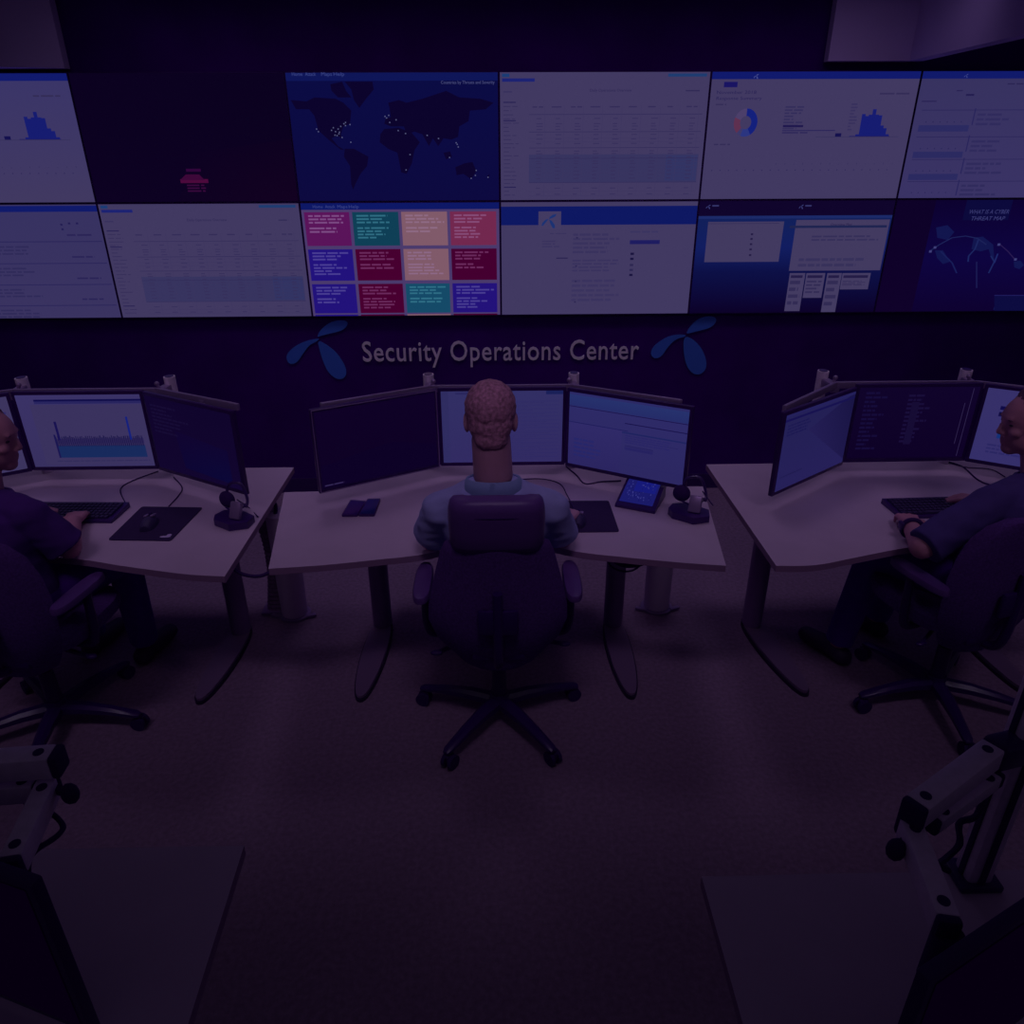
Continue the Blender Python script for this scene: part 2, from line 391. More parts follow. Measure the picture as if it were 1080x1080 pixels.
for v in (.3, .55, .69, .88): p.rect(.385, v, .395, v+.012, '2a2450')
done(p)
# column 4
p = wall_panel(4, 0, 'white wall screen with a blue and orange ring chart and histogram'); dashboard(p); done(p)
p = wall_panel(4, 1, 'dark blue wall screen with white windows and four small white columns')
p.rect(0, 0, 1, .14, '10052c'); p.rect(0, .14, 1, .4, '12205a', '121d60'); p.rect(0, .4, 1, .62, '121d60', '0d1046'); p.rect(0, .62, 1, 1, '0d1046', '0c0228')
p.rect(.0, .125, 1, .15, '1c2a68')
def W_(x0, y0, x1, y1, c='423a60'): p.R(x0, y0, x1, y1, c)
W_(747, 234, 821, 276); W_(840, 232, 928, 285)
for k in range(6): p.rect(.05+k*.001, .19, .42, .193, '272050')
for x, y in ((793, 247), (792.5, 252), (792, 257.5), (791.5, 263), (791, 269)): p.R(x-1, y-1, x+1.2, y+1, '241c44')
W_(833, 238, 935, 240, '1e2450'); u, v = p.uv(876, 238); p.text('Overview Map', u, v, .022, '1c1644', wu=.11); p.lines(.6, .3, .95, .36, 2, '352f58'); p.lines(.55, .5, .95, .6, 2, '37315a')
for a in ((832, 238.5, 843, 328), (849.5, 238.5, 866, 314), (872, 288, 880, 329.5), (888, 288, 914, 305)): pass
for x0, y0, x1, y1 in ((833, 288, 843, 328), (850.5, 288, 866, 314), (872.5, 288, 880.5, 329), (888.5, 288, 915, 305)):
    p.R(x0, y0, x1, y1, '433b61'); a = p.uv(x0, y0); b2 = p.uv(x1, y1); p.rect(a[0]+.008, a[1]+.02, b2[0]-.012, a[1]+.045, '241c46')
    p.lines(a[0]+.008, a[1]+.07, b2[0]-.012, b2[1]-.03, 4, '322b54')
for x in (747, 845):
    u, v = p.uv(x, 217.5); fan(p, u, v, .012, '3a3c78'); p.lines(u+.02, v-.01, u+.06, v+.015, 1, '343468')
done(p)
# column 5
p = wall_panel(5, 0, 'white wall screen of ruled text blocks, upper row far right')
p.rect(0, 0, 1, 1, '37325f', '3a3365'); p.rect(0, 0, 1, .055, '111a6a'); fan(p, .21, .03, .01, '3c4488')
p.rect(.18, .14, .21, .15, '2a2454'); p.rect(.23, .17, .27, .185, '241e50'); p.lines(.02, .22, .10, .24, 1, '2a2454'); p.lines(.42, .09, .6, .11, 1, '2a2452')
for i, v in enumerate((.29, .50, .68, .86)):
    p.rect(.03, v, .98, v+.006, '2b2658')
    if v < .8: p.rect(.03, v+.12, .28, v+.17, '2b2a60')
    p.rect(.29, v-.01, .296, v+.12, '28245a'); p.lines(.31, v+.03, .5, v+.14, 3, '302b5c', rag=.5)
    for k in range(6): p.rect(.06+k*.035, v+.09, .064+k*.035, v+.10, '242052')
done(p)
p = wall_panel(5, 1, 'near-black wall screen with a glowing blue attack map and italic heading')
p.rect(0, 0, 1, 1, '0e0228', '10022a'); p.rect(.2, .0, 1, .5, '0d0230', '0e0540'); p.rect(.2, .5, 1, 1, '0e0540', '0e0230')
p.R(1020, 211, 1063, 232, '0c0a3c'); 
u, v = p.uv(1022, 225.5); p.text('WHAT IS A CYBER', u, v, .036, '3a3a74', wu=.205, shear=.2)
u, v = p.uv(1024, 232.5); p.text('THREAT MAP', u, v, .036, '3a3a74', wu=.175, shear=.2)
def strok(pts, c, w=.004):
    q = [p.uv(980+x/8.31, 205+y/8.31) for x, y in pts]
    for a, b2 in zip(q, q[1:]):
        d = Vector((b2[0]-a[0], b2[1]-a[1])); n = Vector((-d.y, d.x)).normalized()*w
        p.poly([(a[0]+n.x, a[1]+n.y), (b2[0]+n.x, b2[1]+n.y), (b2[0]-n.x, b2[1]-n.y), (a[0]-n.x, a[1]-n.y)], c)
blobs(p, [[(50,490),(120,490),(180,590),(120,610),(70,560)], [(390,380),(470,370),(560,440),(570,580),(545,560),(520,480),(450,500),(370,480)], [(740,590),(800,580),(830,620),(790,655),(745,640)], [(590,930),(640,920),(665,980),(620,1020),(560,1010)], [(60,290),(160,270),(220,330),(160,400),(70,380)]], '12164e', 980, 205, 8.31)
blobs(p, [[(570,880),(831,880),(831,1020),(570,1020)]], '0d0c40', 980, 205, 8.31)
strok([(0, 500), (90, 440), (200, 380), (320, 365), (420, 385), (500, 440)], '1c2258'); strok([(340, 590), (345, 540), (400, 480), (430, 400)], '1c2660'); strok([(540, 540), (570, 590), (520, 690)], '1c2660')
strok([(610, 430), (690, 500), (750, 570)], '2a1c50', .003); strok([(600, 520), (570, 600)], '1e2868'); strok([(415, 590), (415, 820)], '1a1a50', .004)
strok([(570, 885), (831, 885)], '201c5c', .004); strok([(100, 500), (200, 600), (240, 690)], '181e58')
for x, y in ((10, 500), (50, 465), (755, 570), (610, 440)): u, v = p.uv(980+x/8.31, 205+y/8.31); p.rect(u-.007, v-.01, u+.007, v+.01, '3e3e78')
done(p)

# ------------------------------------------------------------------ lettering and emblems on the wall
def wall_text(s, x0, x1, ytop, ybase):
    cu = bpy.data.curves.new('t', 'FONT'); cu.body = s; cu.size = 1; cu.extrude = 0.02; cu.resolution_u = 3; cu.offset = 0.004; cu.space_character = 1.06
    o = bpy.data.objects.new('t', cu); COL.objects.link(o)
    dg = bpy.context.evaluated_depsgraph_get(); dg.update(); me = bpy.data.meshes.new_from_object(o.evaluated_get(dg)); bpy.data.objects.remove(o)
    xs = [v.co.x for v in me.vertices]; a, _ = px2wall(x0, ybase, WY+.03); b, _ = px2wall(x1, ybase, WY+.03)
    _, zt = px2wall((x0+x1)/2, ytop, WY+.03); _, zb = px2wall((x0+x1)/2, ybase, WY+.03)
    sx = (b-a)/(max(xs)-min(xs)); sz = (zt-zb)/0.70
    for v in me.vertices:
        x, y, z = v.co; v.co = ((x-min(xs))*sx-(b-a)/2, -z*0.3, y*sz)
    me.flip_normals() if False else None
    o = link('wall_lettering', me, M['letter']); o.location = ((a+b)/2, WY+0.033, zb)
    return tag(o, 'grey lettering reading Security Operations Center on the dark wall', 'sign')
wall_text('Security Operations Center', 383, 673, 359, 380)
def smooth_poly(pts, it=2):
    for _ in range(it):
        out = []
        for i in range(len(pts)):
            a, b = pts[i], pts[(i+1) % len(pts)]
            out += [(a[0]*.75+b[0]*.25, a[1]*.75+b[1]*.25), (a[0]*.25+b[0]*.75, a[1]*.25+b[1]*.75)]
        pts = out
    return pts
def emblem(petals, ox, oy, label):
    b = MB()
    c = px2wall(ox+(270 if ox < 400 else 660)/3.6, 320+125/3.6)
    for q in petals:
        q = smooth_poly(q)
        r0 = []; r1 = []
        for x, y in q:
            X, Z = px2wall(ox+x/3.6, oy+y/3.6, WY+.03); r0.append(Vector((X-c[0], 0.0, Z-c[1]))); r1.append(Vector((X-c[0], -0.008, Z-c[1])))
        b.loft([r0, r1])
    o = b.build('wall_emblem', M['emblem'], smooth=False, loc=(c[0], WY+0.038, c[1])); tag(o, label, 'emblem', 'three-petal emblems beside the lettering')
emblem([[(266,130),(280,100),(318,70),(370,62),(388,76),(368,102),(320,114),(285,122)], [(275,132),(215,145),(165,175),(148,205),(162,232),(192,226),(215,190),(238,158),(272,142)], [(268,138),(305,158),(342,188),(367,225),(381,258),(373,284),(345,290),(312,266),(292,225),(278,180)]], 260, 320, 'blue three-petal emblem left of the wall lettering')
emblem([[(660,116),(683,78),(718,52),(768,48),(779,66),(757,92),(710,104),(675,113)], [(660,118),(600,121),(548,153),(524,185),(537,211),(567,204),(592,165),(622,135),(658,127)], [(653,122),(692,138),(722,173),(739,215),(737,252),(712,272),(683,266),(661,235),(651,180)]], 540, 320, 'blue three-petal emblem right of the wall lettering')

# ------------------------------------------------------------------ desks
def desk(name, label, poly, base, legs, rails):
    t = thing(name, label, 'desk', base)
    bx, by = base[0], base[1]
    P = [(x-bx, y-by) for x, y in poly]
    b = MB(); b.prism(P, 0.694, 0.72); o = b.build('tabletop', M['desk'], t, smooth=False)
    o.data.materials.append(M['desk_edge'])
    for f in o.data.polygons:
        if abs(f.normal.z) < 0.5: f.material_index = 1
    for (cx, cy), (tx, ty) in legs:
        cx -= bx; cy -= by; tx -= bx; ty -= by
        b = MB(); n = 24
        ring = lambda z, s=1: [Vector((cx+0.045*s*math.cos(2*PI*k/n), cy+0.05*s*math.sin(2*PI*k/n), z)) for k in range(n)]
        b.loft([ring(0.03), ring(0.66), ring(0.6601, 1.3), ring(0.694, 1.3)]); lg = b.build('leg', M['legmetal'], t)
        def tongue(g, z0, z1, nm, m):
            d = Vector((tx-cx, ty-cy)); L = d.length; d.normalize(); nn = Vector((-d.y, d.x)); pts = []
            for k in range(40):
                a = 2*PI*k/40; u = math.cos(a); v = math.sin(a)
                s = u*(L/2+0.04+g)+L/2-0.02; w = (0.062+g)*math.copysign(abs(v)**0.8, v)*(1-0.25*(u+1)/2)
                pts.append((cx+d.x*s+nn.x*w, cy+d.y*s+nn.y*w))
            q = MB(); q.prism(pts, z0, z1); return q.build(nm, m, lg, smooth=False)
        tongue(0.006, 0.0, 0.016, 'foot_rim', M['footedge']); tongue(-0.002, 0.016, 0.028, 'foot', M['foot'])
    for a, b2 in rails:
        MB().bar((a[0]-bx, a[1]-by, 0.676), (b2[0]-bx, b2[1]-by, 0.676), 0.05, 0.035).build('crossbeam', M['legmetal'], t, smooth=False)
    return t
def curve_pts(pts, n=6):      # smooth run through points (Catmull-Rom)
    out = []
    for i in range(len(pts)-1):
        p0 = pts[max(0, i-1)]; p1 = pts[i]; p2 = pts[i+1]; p3 = pts[min(len(pts)-1, i+2)]
        for k in range(n):
            t = k/n
            out.append(tuple(0.5*((2*p1[j])+(-p0[j]+p2[j])*t+(2*p0[j]-5*p1[j]+4*p2[j]-p3[j])*t*t+(-p0[j]+3*p1[j]-3*p2[j]+p3[j])*t**3) for j in range(len(p1))))
    out.append(tuple(pts[-1])); return out
desk('desk', 'pale curved desk at the left with chart monitor and mouse pad',
     [(-0.979, 3.315)]+curve_pts([(-0.973, 2.292), (-1.12, 2.312), (-1.365, 2.376), (-1.545, 2.43), (-1.72, 2.45), (-1.95, 2.42), (-2.2, 2.34), (-2.43, 2.29)])+[(-2.43, 3.315)],
     (-1.7, 2.9, 0), [((-1.235, 2.98), (-1.259, 2.50)), ((-2.2, 2.98), (-2.2, 2.48))], [((-1.235, 2.98), (-2.2, 2.98))])
desk('desk', 'pale curved desk in the middle where the man in light blue sits',
     [(0.905, 3.035), (0.70, 3.04), (0.56, 3.30), (0.5, 3.33), (-0.55, 3.33), (-0.61, 3.30), (-0.74, 3.03), (-0.95, 3.022)]+curve_pts([(-0.833, 2.342), (-0.64, 2.365), (-0.445, 2.401), (-0.275, 2.44), (0, 2.56), (0.288, 2.44), (0.459, 2.394), (0.64, 2.352), (0.81, 2.322)]),
     (0, 2.9, 0), [((-0.57, 3.02), (-0.592, 2.50)), ((0.535, 3.0), (0.54, 2.49))], [((-0.57, 3.02), (0.535, 3.0))])
desk('desk', 'pale curved desk at the right, its front left corner empty',
     [(2.43, 3.31), (0.987, 3.296)]+curve_pts([(0.99, 2.317), (1.13, 2.318), (1.3, 2.37), (1.519, 2.438), (1.72, 2.47), (1.95, 2.44), (2.2, 2.35), (2.43, 2.3)]),
     (1.7, 2.9, 0), [((1.20, 2.98), (1.27, 2.49)), ((2.2, 2.98), (2.2, 2.48))], [((1.20, 2.98), (2.2, 2.98))])
desk('desk', 'near-black foreground desk at bottom left behind the silver arm',
     [(-0.557, 1.146), (-0.52, 0.30), (-2.0, 0.30), (-2.0, 1.146)], (-1.2, 0.75, 0), [((-0.9, 0.85), (-0.9, 0.45)), ((-1.7, 0.85), (-1.7, 0.45))], [((-0.9, 0.85), (-1.7, 0.85))])
desk('desk', 'near-black foreground desk at bottom right under the silver post',
     [(0.403, 1.048), (0.40, 0.30), (2.0, 0.30), (2.0, 1.052)], (1.2, 0.75, 0), [((0.9, 0.85), (0.9, 0.45)), ((1.7, 0.85), (1.7, 0.45))], [((0.9, 0.85), (1.7, 0.85))])

# grey cylinders standing on the floor under the centre desk's ends
for x, y, lb in ((-0.975, 2.95, 'pale grey cylinder standing on the floor under left end of middle desk'), (0.78, 2.97, 'pale grey cylinder standing on the floor under right end of middle desk')):
    t = thing('floor_cylinder', lb, 'cylinder', (x-0.05 if x < 0 else x, y+0.2, 0), 0, 'grey cylinders under the middle desk')
    b = MB(); n = 32; rg = lambda r, z: [Vector((r*math.cos(2*PI*k/n), r*math.sin(2*PI*k/n), z)) for k in range(n)]
    b.loft([rg(.062, .012), rg(.063, .03), rg(.068, .56)]); b.build('body', M['greycyl'], t)
    b = MB(); b.loft([rg(.078, 0), rg(.078, .010), rg(.065, .014)]); b.build('base_ring', M['silver_dim'], t)
    for sd in (-1, 1): MB().box((sd*0.085, -0.03, .011), (.05, .02, .012), rz=sd*.4).build('floor_clip', M['silver_dim'], t, smooth=False)

# ------------------------------------------------------------------ monitors on their rails
MW, MH = 0.556, 0.36
def monitor(label, hinge, yaw, side, z, paint, grp, silver=False, bracket=True):
    """hinge: (x, y) of the inner lower corner; side -1: monitor runs to the left of it, +1: to the right, 0: centred."""
    ax = Vector((math.cos(yaw), math.sin(yaw)))
    c = Vector(hinge)+ax*(side*MW/2)
    t = thing('monitor', label, 'monitor', (c.x, c.y, z), yaw, grp)
    b = MB(); bz = .014
    b.box((0, .012, MH/2), (MW, .020, MH), bev=.003); b.box((0, .032, MH/2), (MW*.7, .03, MH*.62), bev=.01)
    b.build('housing', M['bezel'], t)
    if silver:
        b = MB(); b.box((MW/2-.006, .0, MH/2), (.004, .004, MH-.01)); b.box((0, .0, MH-.004), (MW-.01, .004, .003))
        b.box((-MW/2+.005, .0, MH/2), (.003, .004, MH-.01)); b.box((0, .0, .004), (MW-.01, .004, .003)); b.build('bezel_trim', M['silver_dim'], t, smooth=False)
    p = Pic(MW-2*bz, MH-2*bz-.004); paint(p); p.build(t, 0.001, bz+.004)
    if bracket: MB().box((0, .056, MH*.6), (.09, .02, .09), bev=.003).bar((0, .06, MH*.6), (0, .085, MH-.02), .03, .012).build('mounting_bracket', M['silver_dim'], t)
    return t, c, ax
def chart(p):
    p.rect(0, 0, 1, 1, '3a3266', '38305f'); p.rect(.14, .06, 1, .085, '0f0c48'); p.rect(.14, .085, 1, .12, '28245e')
    p.rect(.10, .13, 1, .97, '3a325e')
    p.rect(.235, .70, .955, .87, '182a5c')
    n = 44
    for i in range(n):
        u = .235+.72*i/n; h = .09+.05*random.random(); 
        p.rect(u, .70-h, u+.010, .70, '1d1748'); 
    p.rect(.235, .60, .955, .67, '2c2455')
    for i in range(n): u = .235+.72*i/n; p.rect(u, .585-.03*random.random(), u+.007, .71, '1a1646')
    p.rect(.255, .36, .275, .62, '181250'); p.rect(.845, .30, .862, .62, '14207a'); p.rect(.225, .54, .24, .87, '1a1650')
    p.lines(.2, .91, .97, .94, 1, '302a58', rag=0)
def dark_blue(p):
    p.rect(0, 0, 1, 1, '10052c', '12062e'); p.poly([(.3, .4), (.9, .5), (.9, .95), (.35, .9)], '0c0430', ('110530', '0f0632', '0b0838', '0d0634'))
    p.lines(.05, .1, .5, .5, 8, '160c34', rag=.6)
def off(p):
    p.rect(0, 0, 1, 1, '0f0226', '0e0224'); p.poly([(0, .7), (.6, .55), (1, .7), (1, 1), (0, 1)], '0d0226')
    p.lines(.02, .955, .18, .985, 1, '352a55', rag=0)
def bluedoc(p):
    p.rect(0, 0, 1, 1, '322f64', '322b62'); p.rect(.86, .0, 1, .05, '1a2058')
    for i in range(16): p.rect(.52, .14+i*.052, .97, .145+i*.052, '2a2562'); p.lines(.54, .16+i*.052, .9, .175+i*.052, 1, '2d2860', rag=.6)
    p.rect(.0, .0, .06, 1, '2f2c60'); p.rect(.12, .02, .4, .04, '28245a')
def bluewin(p):
    p.rect(0, 0, 1, 1, '2e2b68', '2c2760'); p.rect(0, 0, 1, .18, '27336e', '252c68'); p.rect(0, .0, 1, .03, '2c2a66')
    p.rect(0, .185, 1, .195, '161048'); p.rect(0, .40, .52, .41, '1b1a58'); p.rect(.49, .30, 1, .312, '161048'); p.rect(.0, .41, .47, 1, '302a68', '2b2560')
    p.rect(.47, .42, 1, .44, '1f235e'); p.rect(.5, .52, .94, .526, '22205a'); p.rect(.5, .60, .74, .61, '201c58'); p.rect(.5, .62, .74, .66, '262260')
    p.lines(.5, .46, .97, .58, 4, '282464'); p.lines(.05, .62, .3, .9, 5, '262668'); p.rect(.47, .86, 1, .862, '242060')
def rleft(p):
    p.rect(0, 0, 1, 1, '232054', '262058'); p.poly([(.35, .3), (1, .0), (1, .95)], '1d184c', ('241e54', '181444', '1e184a')); p.rect(0, .06, 1, .09, '171250'); p.rect(0, .0, 1, .04, '24205a'); p.lines(.04, .14, .4, .3, 4, '1b1850'); p.rect(.04, .82, .35, .83, '1a1648')
def rmid(p):
    p.rect(0, 0, 1, 1, '10042a', '0e0226'); p.lines(.06, .06, .26, .9, 14, '150c38', rag=.6); p.lines(.42, .1, .62, .8, 12, '180e38', rag=.5); p.rect(.46, .2, .52, .8, '160c34')
    p.rect(.9, .22, .905, .8, '30264e'); p.rect(.945, .02, .95, .98, '30264e')
def rright(p):
    p.rect(0, 0, 1, 1, '363068', '342e68'); p.rect(.12, .22, .36, .27, '0f0a46'); p.rect(.12, .30, .36, .36, '0e0a44'); p.rect(.15, .56, .34, .66, '142f72'); p.lines(.1, .75, .5, .9, 3, '2a2660')
def lleft(p):
    p.rect(0, 0, 1, 1, '3c345e'); p.lines(.8, .2, .98, .3, 2, '28225a'); p.lines(.1, .1, .7, .8, 9, '302a58')

def rig(cx, z0, zt, label):
    """two posts, an angled rail behind the monitors, clamps"""
    t = thing('monitor_rail', label, 'monitor mount', (cx, 3.185, 0.7205), 0, 'monitor rails at the back of the desks')
    for s in (-1, 1):
        b = MB(); n = 20; rg = lambda r, z: [Vector((s*.328+r*.9*math.cos(2*PI*k/n), .112+r*1.1*math.sin(2*PI*k/n), z)) for k in range(n)]
        b.loft([rg(.027, 0), rg(.027, .45)]); po = b.build('post', M['silver'], t)
        b = MB(); b.loft([rg(.020, .450), rg(.020, .453)]); b.build('post_cap', M['black'], po)
    pts = [(-(.74 if cx < 1 else .66), -.24 if cx < 1 else -.335, .414), (-.31, .005, .414), (.31, .005, .414), (.74, -.24, .414)]
    for a, b2 in zip(pts, pts[1:]):
        MB().bar(a, b2, .016, .030, bev=.003).build('rail', M['silver_dim'], t)
    for s in (-1, 1):
        MB().bar((s*.322, .10, .40), (s*.31, -.005, .40), .04, .04, bev=.006).build('clamp', M['silver_dim'], t)
        MB().ell((s*.300, .04, .437), (.011,)*3, sub=2).cone((s*.31, .04, .41), (s*.300, .04, .437), .007, .007).build('knob', M['silver_dim'], t)
    return t
ZM = 0.795
a = math.radians(33)
rig(-1.80, 0, 0, 'silver posts and rail holding the left desk monitors')
monitor('monitor showing a blue bar chart on left desk', (-1.80, 3.12), 0, 0, ZM, chart, 'monitors on the rails')
monitor('dark blue monitor angled inwards at right end of left desk', (-1.521, 3.112), -math.radians(31.5), 1, ZM, dark_blue, 'monitors on the rails')
monitor('partly cropped white monitor behind the left man, at photo edge', (-2.078, 3.112), a, -1, ZM, lleft, 'monitors on the rails')
rig(0.012, 0, 0, 'silver posts and rail holding the middle desk monitors')
monitor('bluish white monitor straight in front of the man in light blue', (0.014, 3.12), 0, 0, ZM, bluedoc, 'monitors on the rails')
monitor('black switched-off monitor with silver edge at left of middle desk', (-0.264, 3.110), math.radians(30.5), -1, ZM, off, 'monitors on the rails', silver=True)
monitor('light blue monitor angled inwards at right of middle desk', (0.293, 3.110), -math.radians(31), 1, ZM, bluewin, 'monitors on the rails')
rig(1.80, 0, 0, 'silver posts and rail holding the right desk monitors')
monitor('dark code monitor with faint grey lines on right desk', (1.832, 3.12), 0, 0, ZM, rmid, 'monitors on the rails')
monitor('dim violet monitor angled inwards at left end of right desk', (1.555, 3.110), math.radians(38), -1, ZM-.01, rleft, 'monitors on the rails')
monitor('bright monitor with dark blue blocks in front of the right man', (2.109, 3.112), -a, 1, ZM, rright, 'monitors on the rails')

# ------------------------------------------------------------------ office chair
def office_chair(loc, yaw, star, label, headrest=True, grp='office chairs at the three rear desks'):
    t = thing('office_chair', label, 'chair', (*loc, 0), yaw, grp)
    R = 0.325
    b = MB(); b.cone((0, 0, .07), (0, 0, .13), .045, .035, 24)
    for k in range(5):
        q = star-yaw+k*2*PI/5; d = Vector((math.cos(q), math.sin(q), 0)); n = Vector((-d.y, d.x, 0))
        rings = []
        for s, w, h, z in ((.02, .032, .04, .095), (.12, .028, .034, .10), (.22, .023, .026, .093), (R, .019, .018, .078), (R+.015, .012, .010, .074)):
            rings.append([d*s+n*w*.9*cx+Vector((0, 0, z+h/2*cz)) for cx, cz in ((-1, -1), (1, -1), (1, .3), (.45, 1), (-.45, 1), (-1, .3))])
        b.loft(rings)
    b.build('star_base', M['black'], t)
    for k in range(5):
        q = star-yaw+k*2*PI/5; d = Vector((math.cos(q), math.sin(q), 0)); n = Vector((-d.y, d.x, 0)); c = d*R
        c2 = c+n*.008+Vector((0, 0, .029))
        cb = MB(); cb.cone(c2+n*.022*-1, c2-n*.008, .029, .029, 20); cb.cone(c2+n*.008, c2+n*.022, .029, .029, 20)
        cb.box(c2+Vector((0, 0, .012)), (.04, .014, .035), rz=q, bev=.005); cb.cone(c+Vector((0, 0, .045)), c+Vector((0, 0, .075)), .008, .008, 10)
        cb.build('caster', M['rubber'], t)
    MB().cone((0, 0, .12), (0, 0, .27), .028, .028).cone((0, 0, .26), (0, 0, .42), .018, .018).build('gas_lift', M['black'], t)
    b = MB(); b.box((0, -.03, .415), (.20, .26, .05), bev=.015); b.bar((.10, -.02, .40), (.24, -.04, .385), .012, .012).bar((-.10, -.02, .40), (-.22, -.08, .385), .012, .012)
    b.ell((.25, -.04, .384), (.025, .014, .01), sub=2).ell((-.23, -.085, .384), (.025, .014, .01), sub=2); b.build('mechanism', M['black'], t)
    # seat: rounded waterfall cushion
    b = MB(); rings = []
    for z, s in ((.435, .86), (.448, .97), (.475, 1.0), (.498, .97), (.507, .85), (.508, .5)):
        rings.append([Vector((.25*s*math.copysign(abs(math.cos(q))**.6, math.cos(q)), .065+.225*s*math.copysign(abs(math.sin(q))**.6, math.sin(q)), z-.02*(abs(math.sin(q)) > .9 and math.sin(q) > 0))) for q in [2*PI*k/40 for k in range(40)]])
    b.loft(rings); b.build('seat', M['chairfab'], t)
    # backrest shell: loft of vertical slices, curved around the sitter
    prof = [(.335, .09, -.11), (.36, .14, -.12), (.40, .172, -.13), (.44, .198, -.15), (.50, .228, -.165), (.56, .248, -.172), (.62, .246, -.175), (.68, .234, -.177), (.74, .220, -.18), (.80, .205, -.184), (.85, .192, -.19), (.89, .175, -.195), (.905, .14, -.197)]
    if not headrest: prof = [(.34, .10, -.11), (.37, .15, -.12), (.42, .185, -.14), (.47, .21, -.155), (.54, .235, -.17), (.62, .245, -.175), (.70, .25, -.178), (.78, .242, -.182), (.86, .215, -.19), (.91, .17, -.197), (.93, .12, -.2)]
    rings = []
    for z, w, y in prof:
        r_ = []; m = 12
        for i in range(m+1):
            u = -1+2*i/m; r_.append(Vector((u*w, y+.045*u*u*min(1, w/.2)-.028*(1-u**6)**.5*.9, z)))
        for i in range(m+1):
            u = 1-2*i/m; r_.append(Vector((u*w*.985, y+.045*u*u*min(1, w/.2)+.022*(1-u**6)**.5, z)))
        rings.append(r_)
    b = MB(); b.loft(rings); b.build('backrest', M['chairfab'], t, ang=60)
    b = MB(); b.tube(curve_pts([(0, -.06, .40), (0, -.16, .385), (0, -.212, .44), (0, -.222, .60), (0, -.222, .72)]), .017, 10); b.box((0, -.215, .60), (.14, .02, .10), bev=.008); b.build('back_support', M['black'], t)
    if headrest:
        b = MB(); rings = []
        for z, w, y, dp in ((.868, .12, -.19, .012), (.874, .148, -.19, .026), (.895, .156, -.192, .034), (.94, .158, -.196, .038), (.99, .159, -.200, .040), (1.03, .157, -.204, .042), (1.055, .151, -.206, .036), (1.068, .140, -.206, .024), (1.072, .11, -.206, .010)):
            rings.append([Vector((w*math.copysign(abs(math.cos(q))**.45, math.cos(q)), y+.02*abs(math.cos(q))**3+dp*math.copysign(abs(math.sin(q))**.7, math.sin(q)), z)) for q in [2*PI*k/36 for k in range(36)]])
        b.loft(rings); hr = b.build('headrest', M['leather'], t, ang=50)
        MB().tube([(x, -.206+.02*abs(x/.15)**3-.037+(.012 if abs(x) > .12 else 0), 1.012) for x in [(-.138+.276*i/16) for i in range(17)]], .0022, 6).build('stitching', M['rubber'], hr)
    for s in (-1, 1):
        b = MB(); b.tube(curve_pts([(s*.12, 0, .42), (s*.24, -.01, .42), (s*.268, -.01, .47), (s*.270, -.005, .56), (s*.270, .0, .645)]), .016, 10)
        ar = b.build('armrest', M['black'], t)
        b = MB(); n = 24; rr = lambda g, z: [Vector((s*.270+(.033-g)*math.copysign(abs(math.cos(2*PI*k/n))**.8, math.cos(2*PI*k/n)), -.035+(.135-g)*math.copysign(abs(math.sin(2*PI*k/n))**.55, math.sin(2*PI*k/n)), z)) for k in range(n)]
        b.loft([rr(.01, .642), rr(0, .648), rr(0, .662), rr(.004, .670), rr(.015, .673)]); b.build('armrest_pad', M['leather'], ar)
    return t
office_chair((-0.012, 2.372), 0, math.radians(-126), 'dark high-backed office chair with headrest in the middle, seen from behind')
office_chair((-1.765, 2.37), math.radians(-8), math.radians(-90+12), 'dark office chair at left edge under the man in black', headrest=False)
office_chair((1.785, 2.44), math.radians(15), math.radians(-98), 'dark office chair at right edge under the man in navy', headrest=False)

# ------------------------------------------------------------------ people
def hand(b, wrist, fwd, side, thumb_side, curl=0.5, holding=0.0):
    """palm, four unequal bent fingers and a thumb leaving the side of the palm"""
    f = Vector(fwd).normalized(); s = Vector(side).normalized()*thumb_side; n = s.cross(f) if thumb_side > 0 else f.cross(s)
    n = Vector((0, 0, 1)) if abs(n.z) < .2 else (n if n.z > 0 else -n)
    w = Vector(wrist)
    for k, off in enumerate((-.030, -.010, .011, .031)):      # little .. index
        kn = w+f*(.085-.006*abs(k-2))+s*off
        b.cap(w+f*.012+s*off*.55, kn, .015, .0125)
        L = (.030, .038, .042, .037)[k]; c = curl
        p1 = kn+(f*math.cos(c*.5)-n*math.sin(c*.5))*L
        p2 = p1+(f*math.cos(c*1.3)-n*math.sin(c*1.3))*L*.65
        p3 = p2+(f*math.cos(c*2.0)-n*math.sin(c*2.0))*L*.5
        b.cap(kn, p1, .0105, .0092); b.cap(p1, p2, .0092, .0083); b.cap(p2, p3, .0083, .0072)
    t0 = w+f*.025+s*.028; t1 = t0+(f*.75+s*.75-n*.2).normalized()*.04; t2 = t1+(f*.95+s*.25-n*.3).normalized()*.03
    b.cap(t0, t1, .015, .0115); b.cap(t1, t2, .0115, .009)

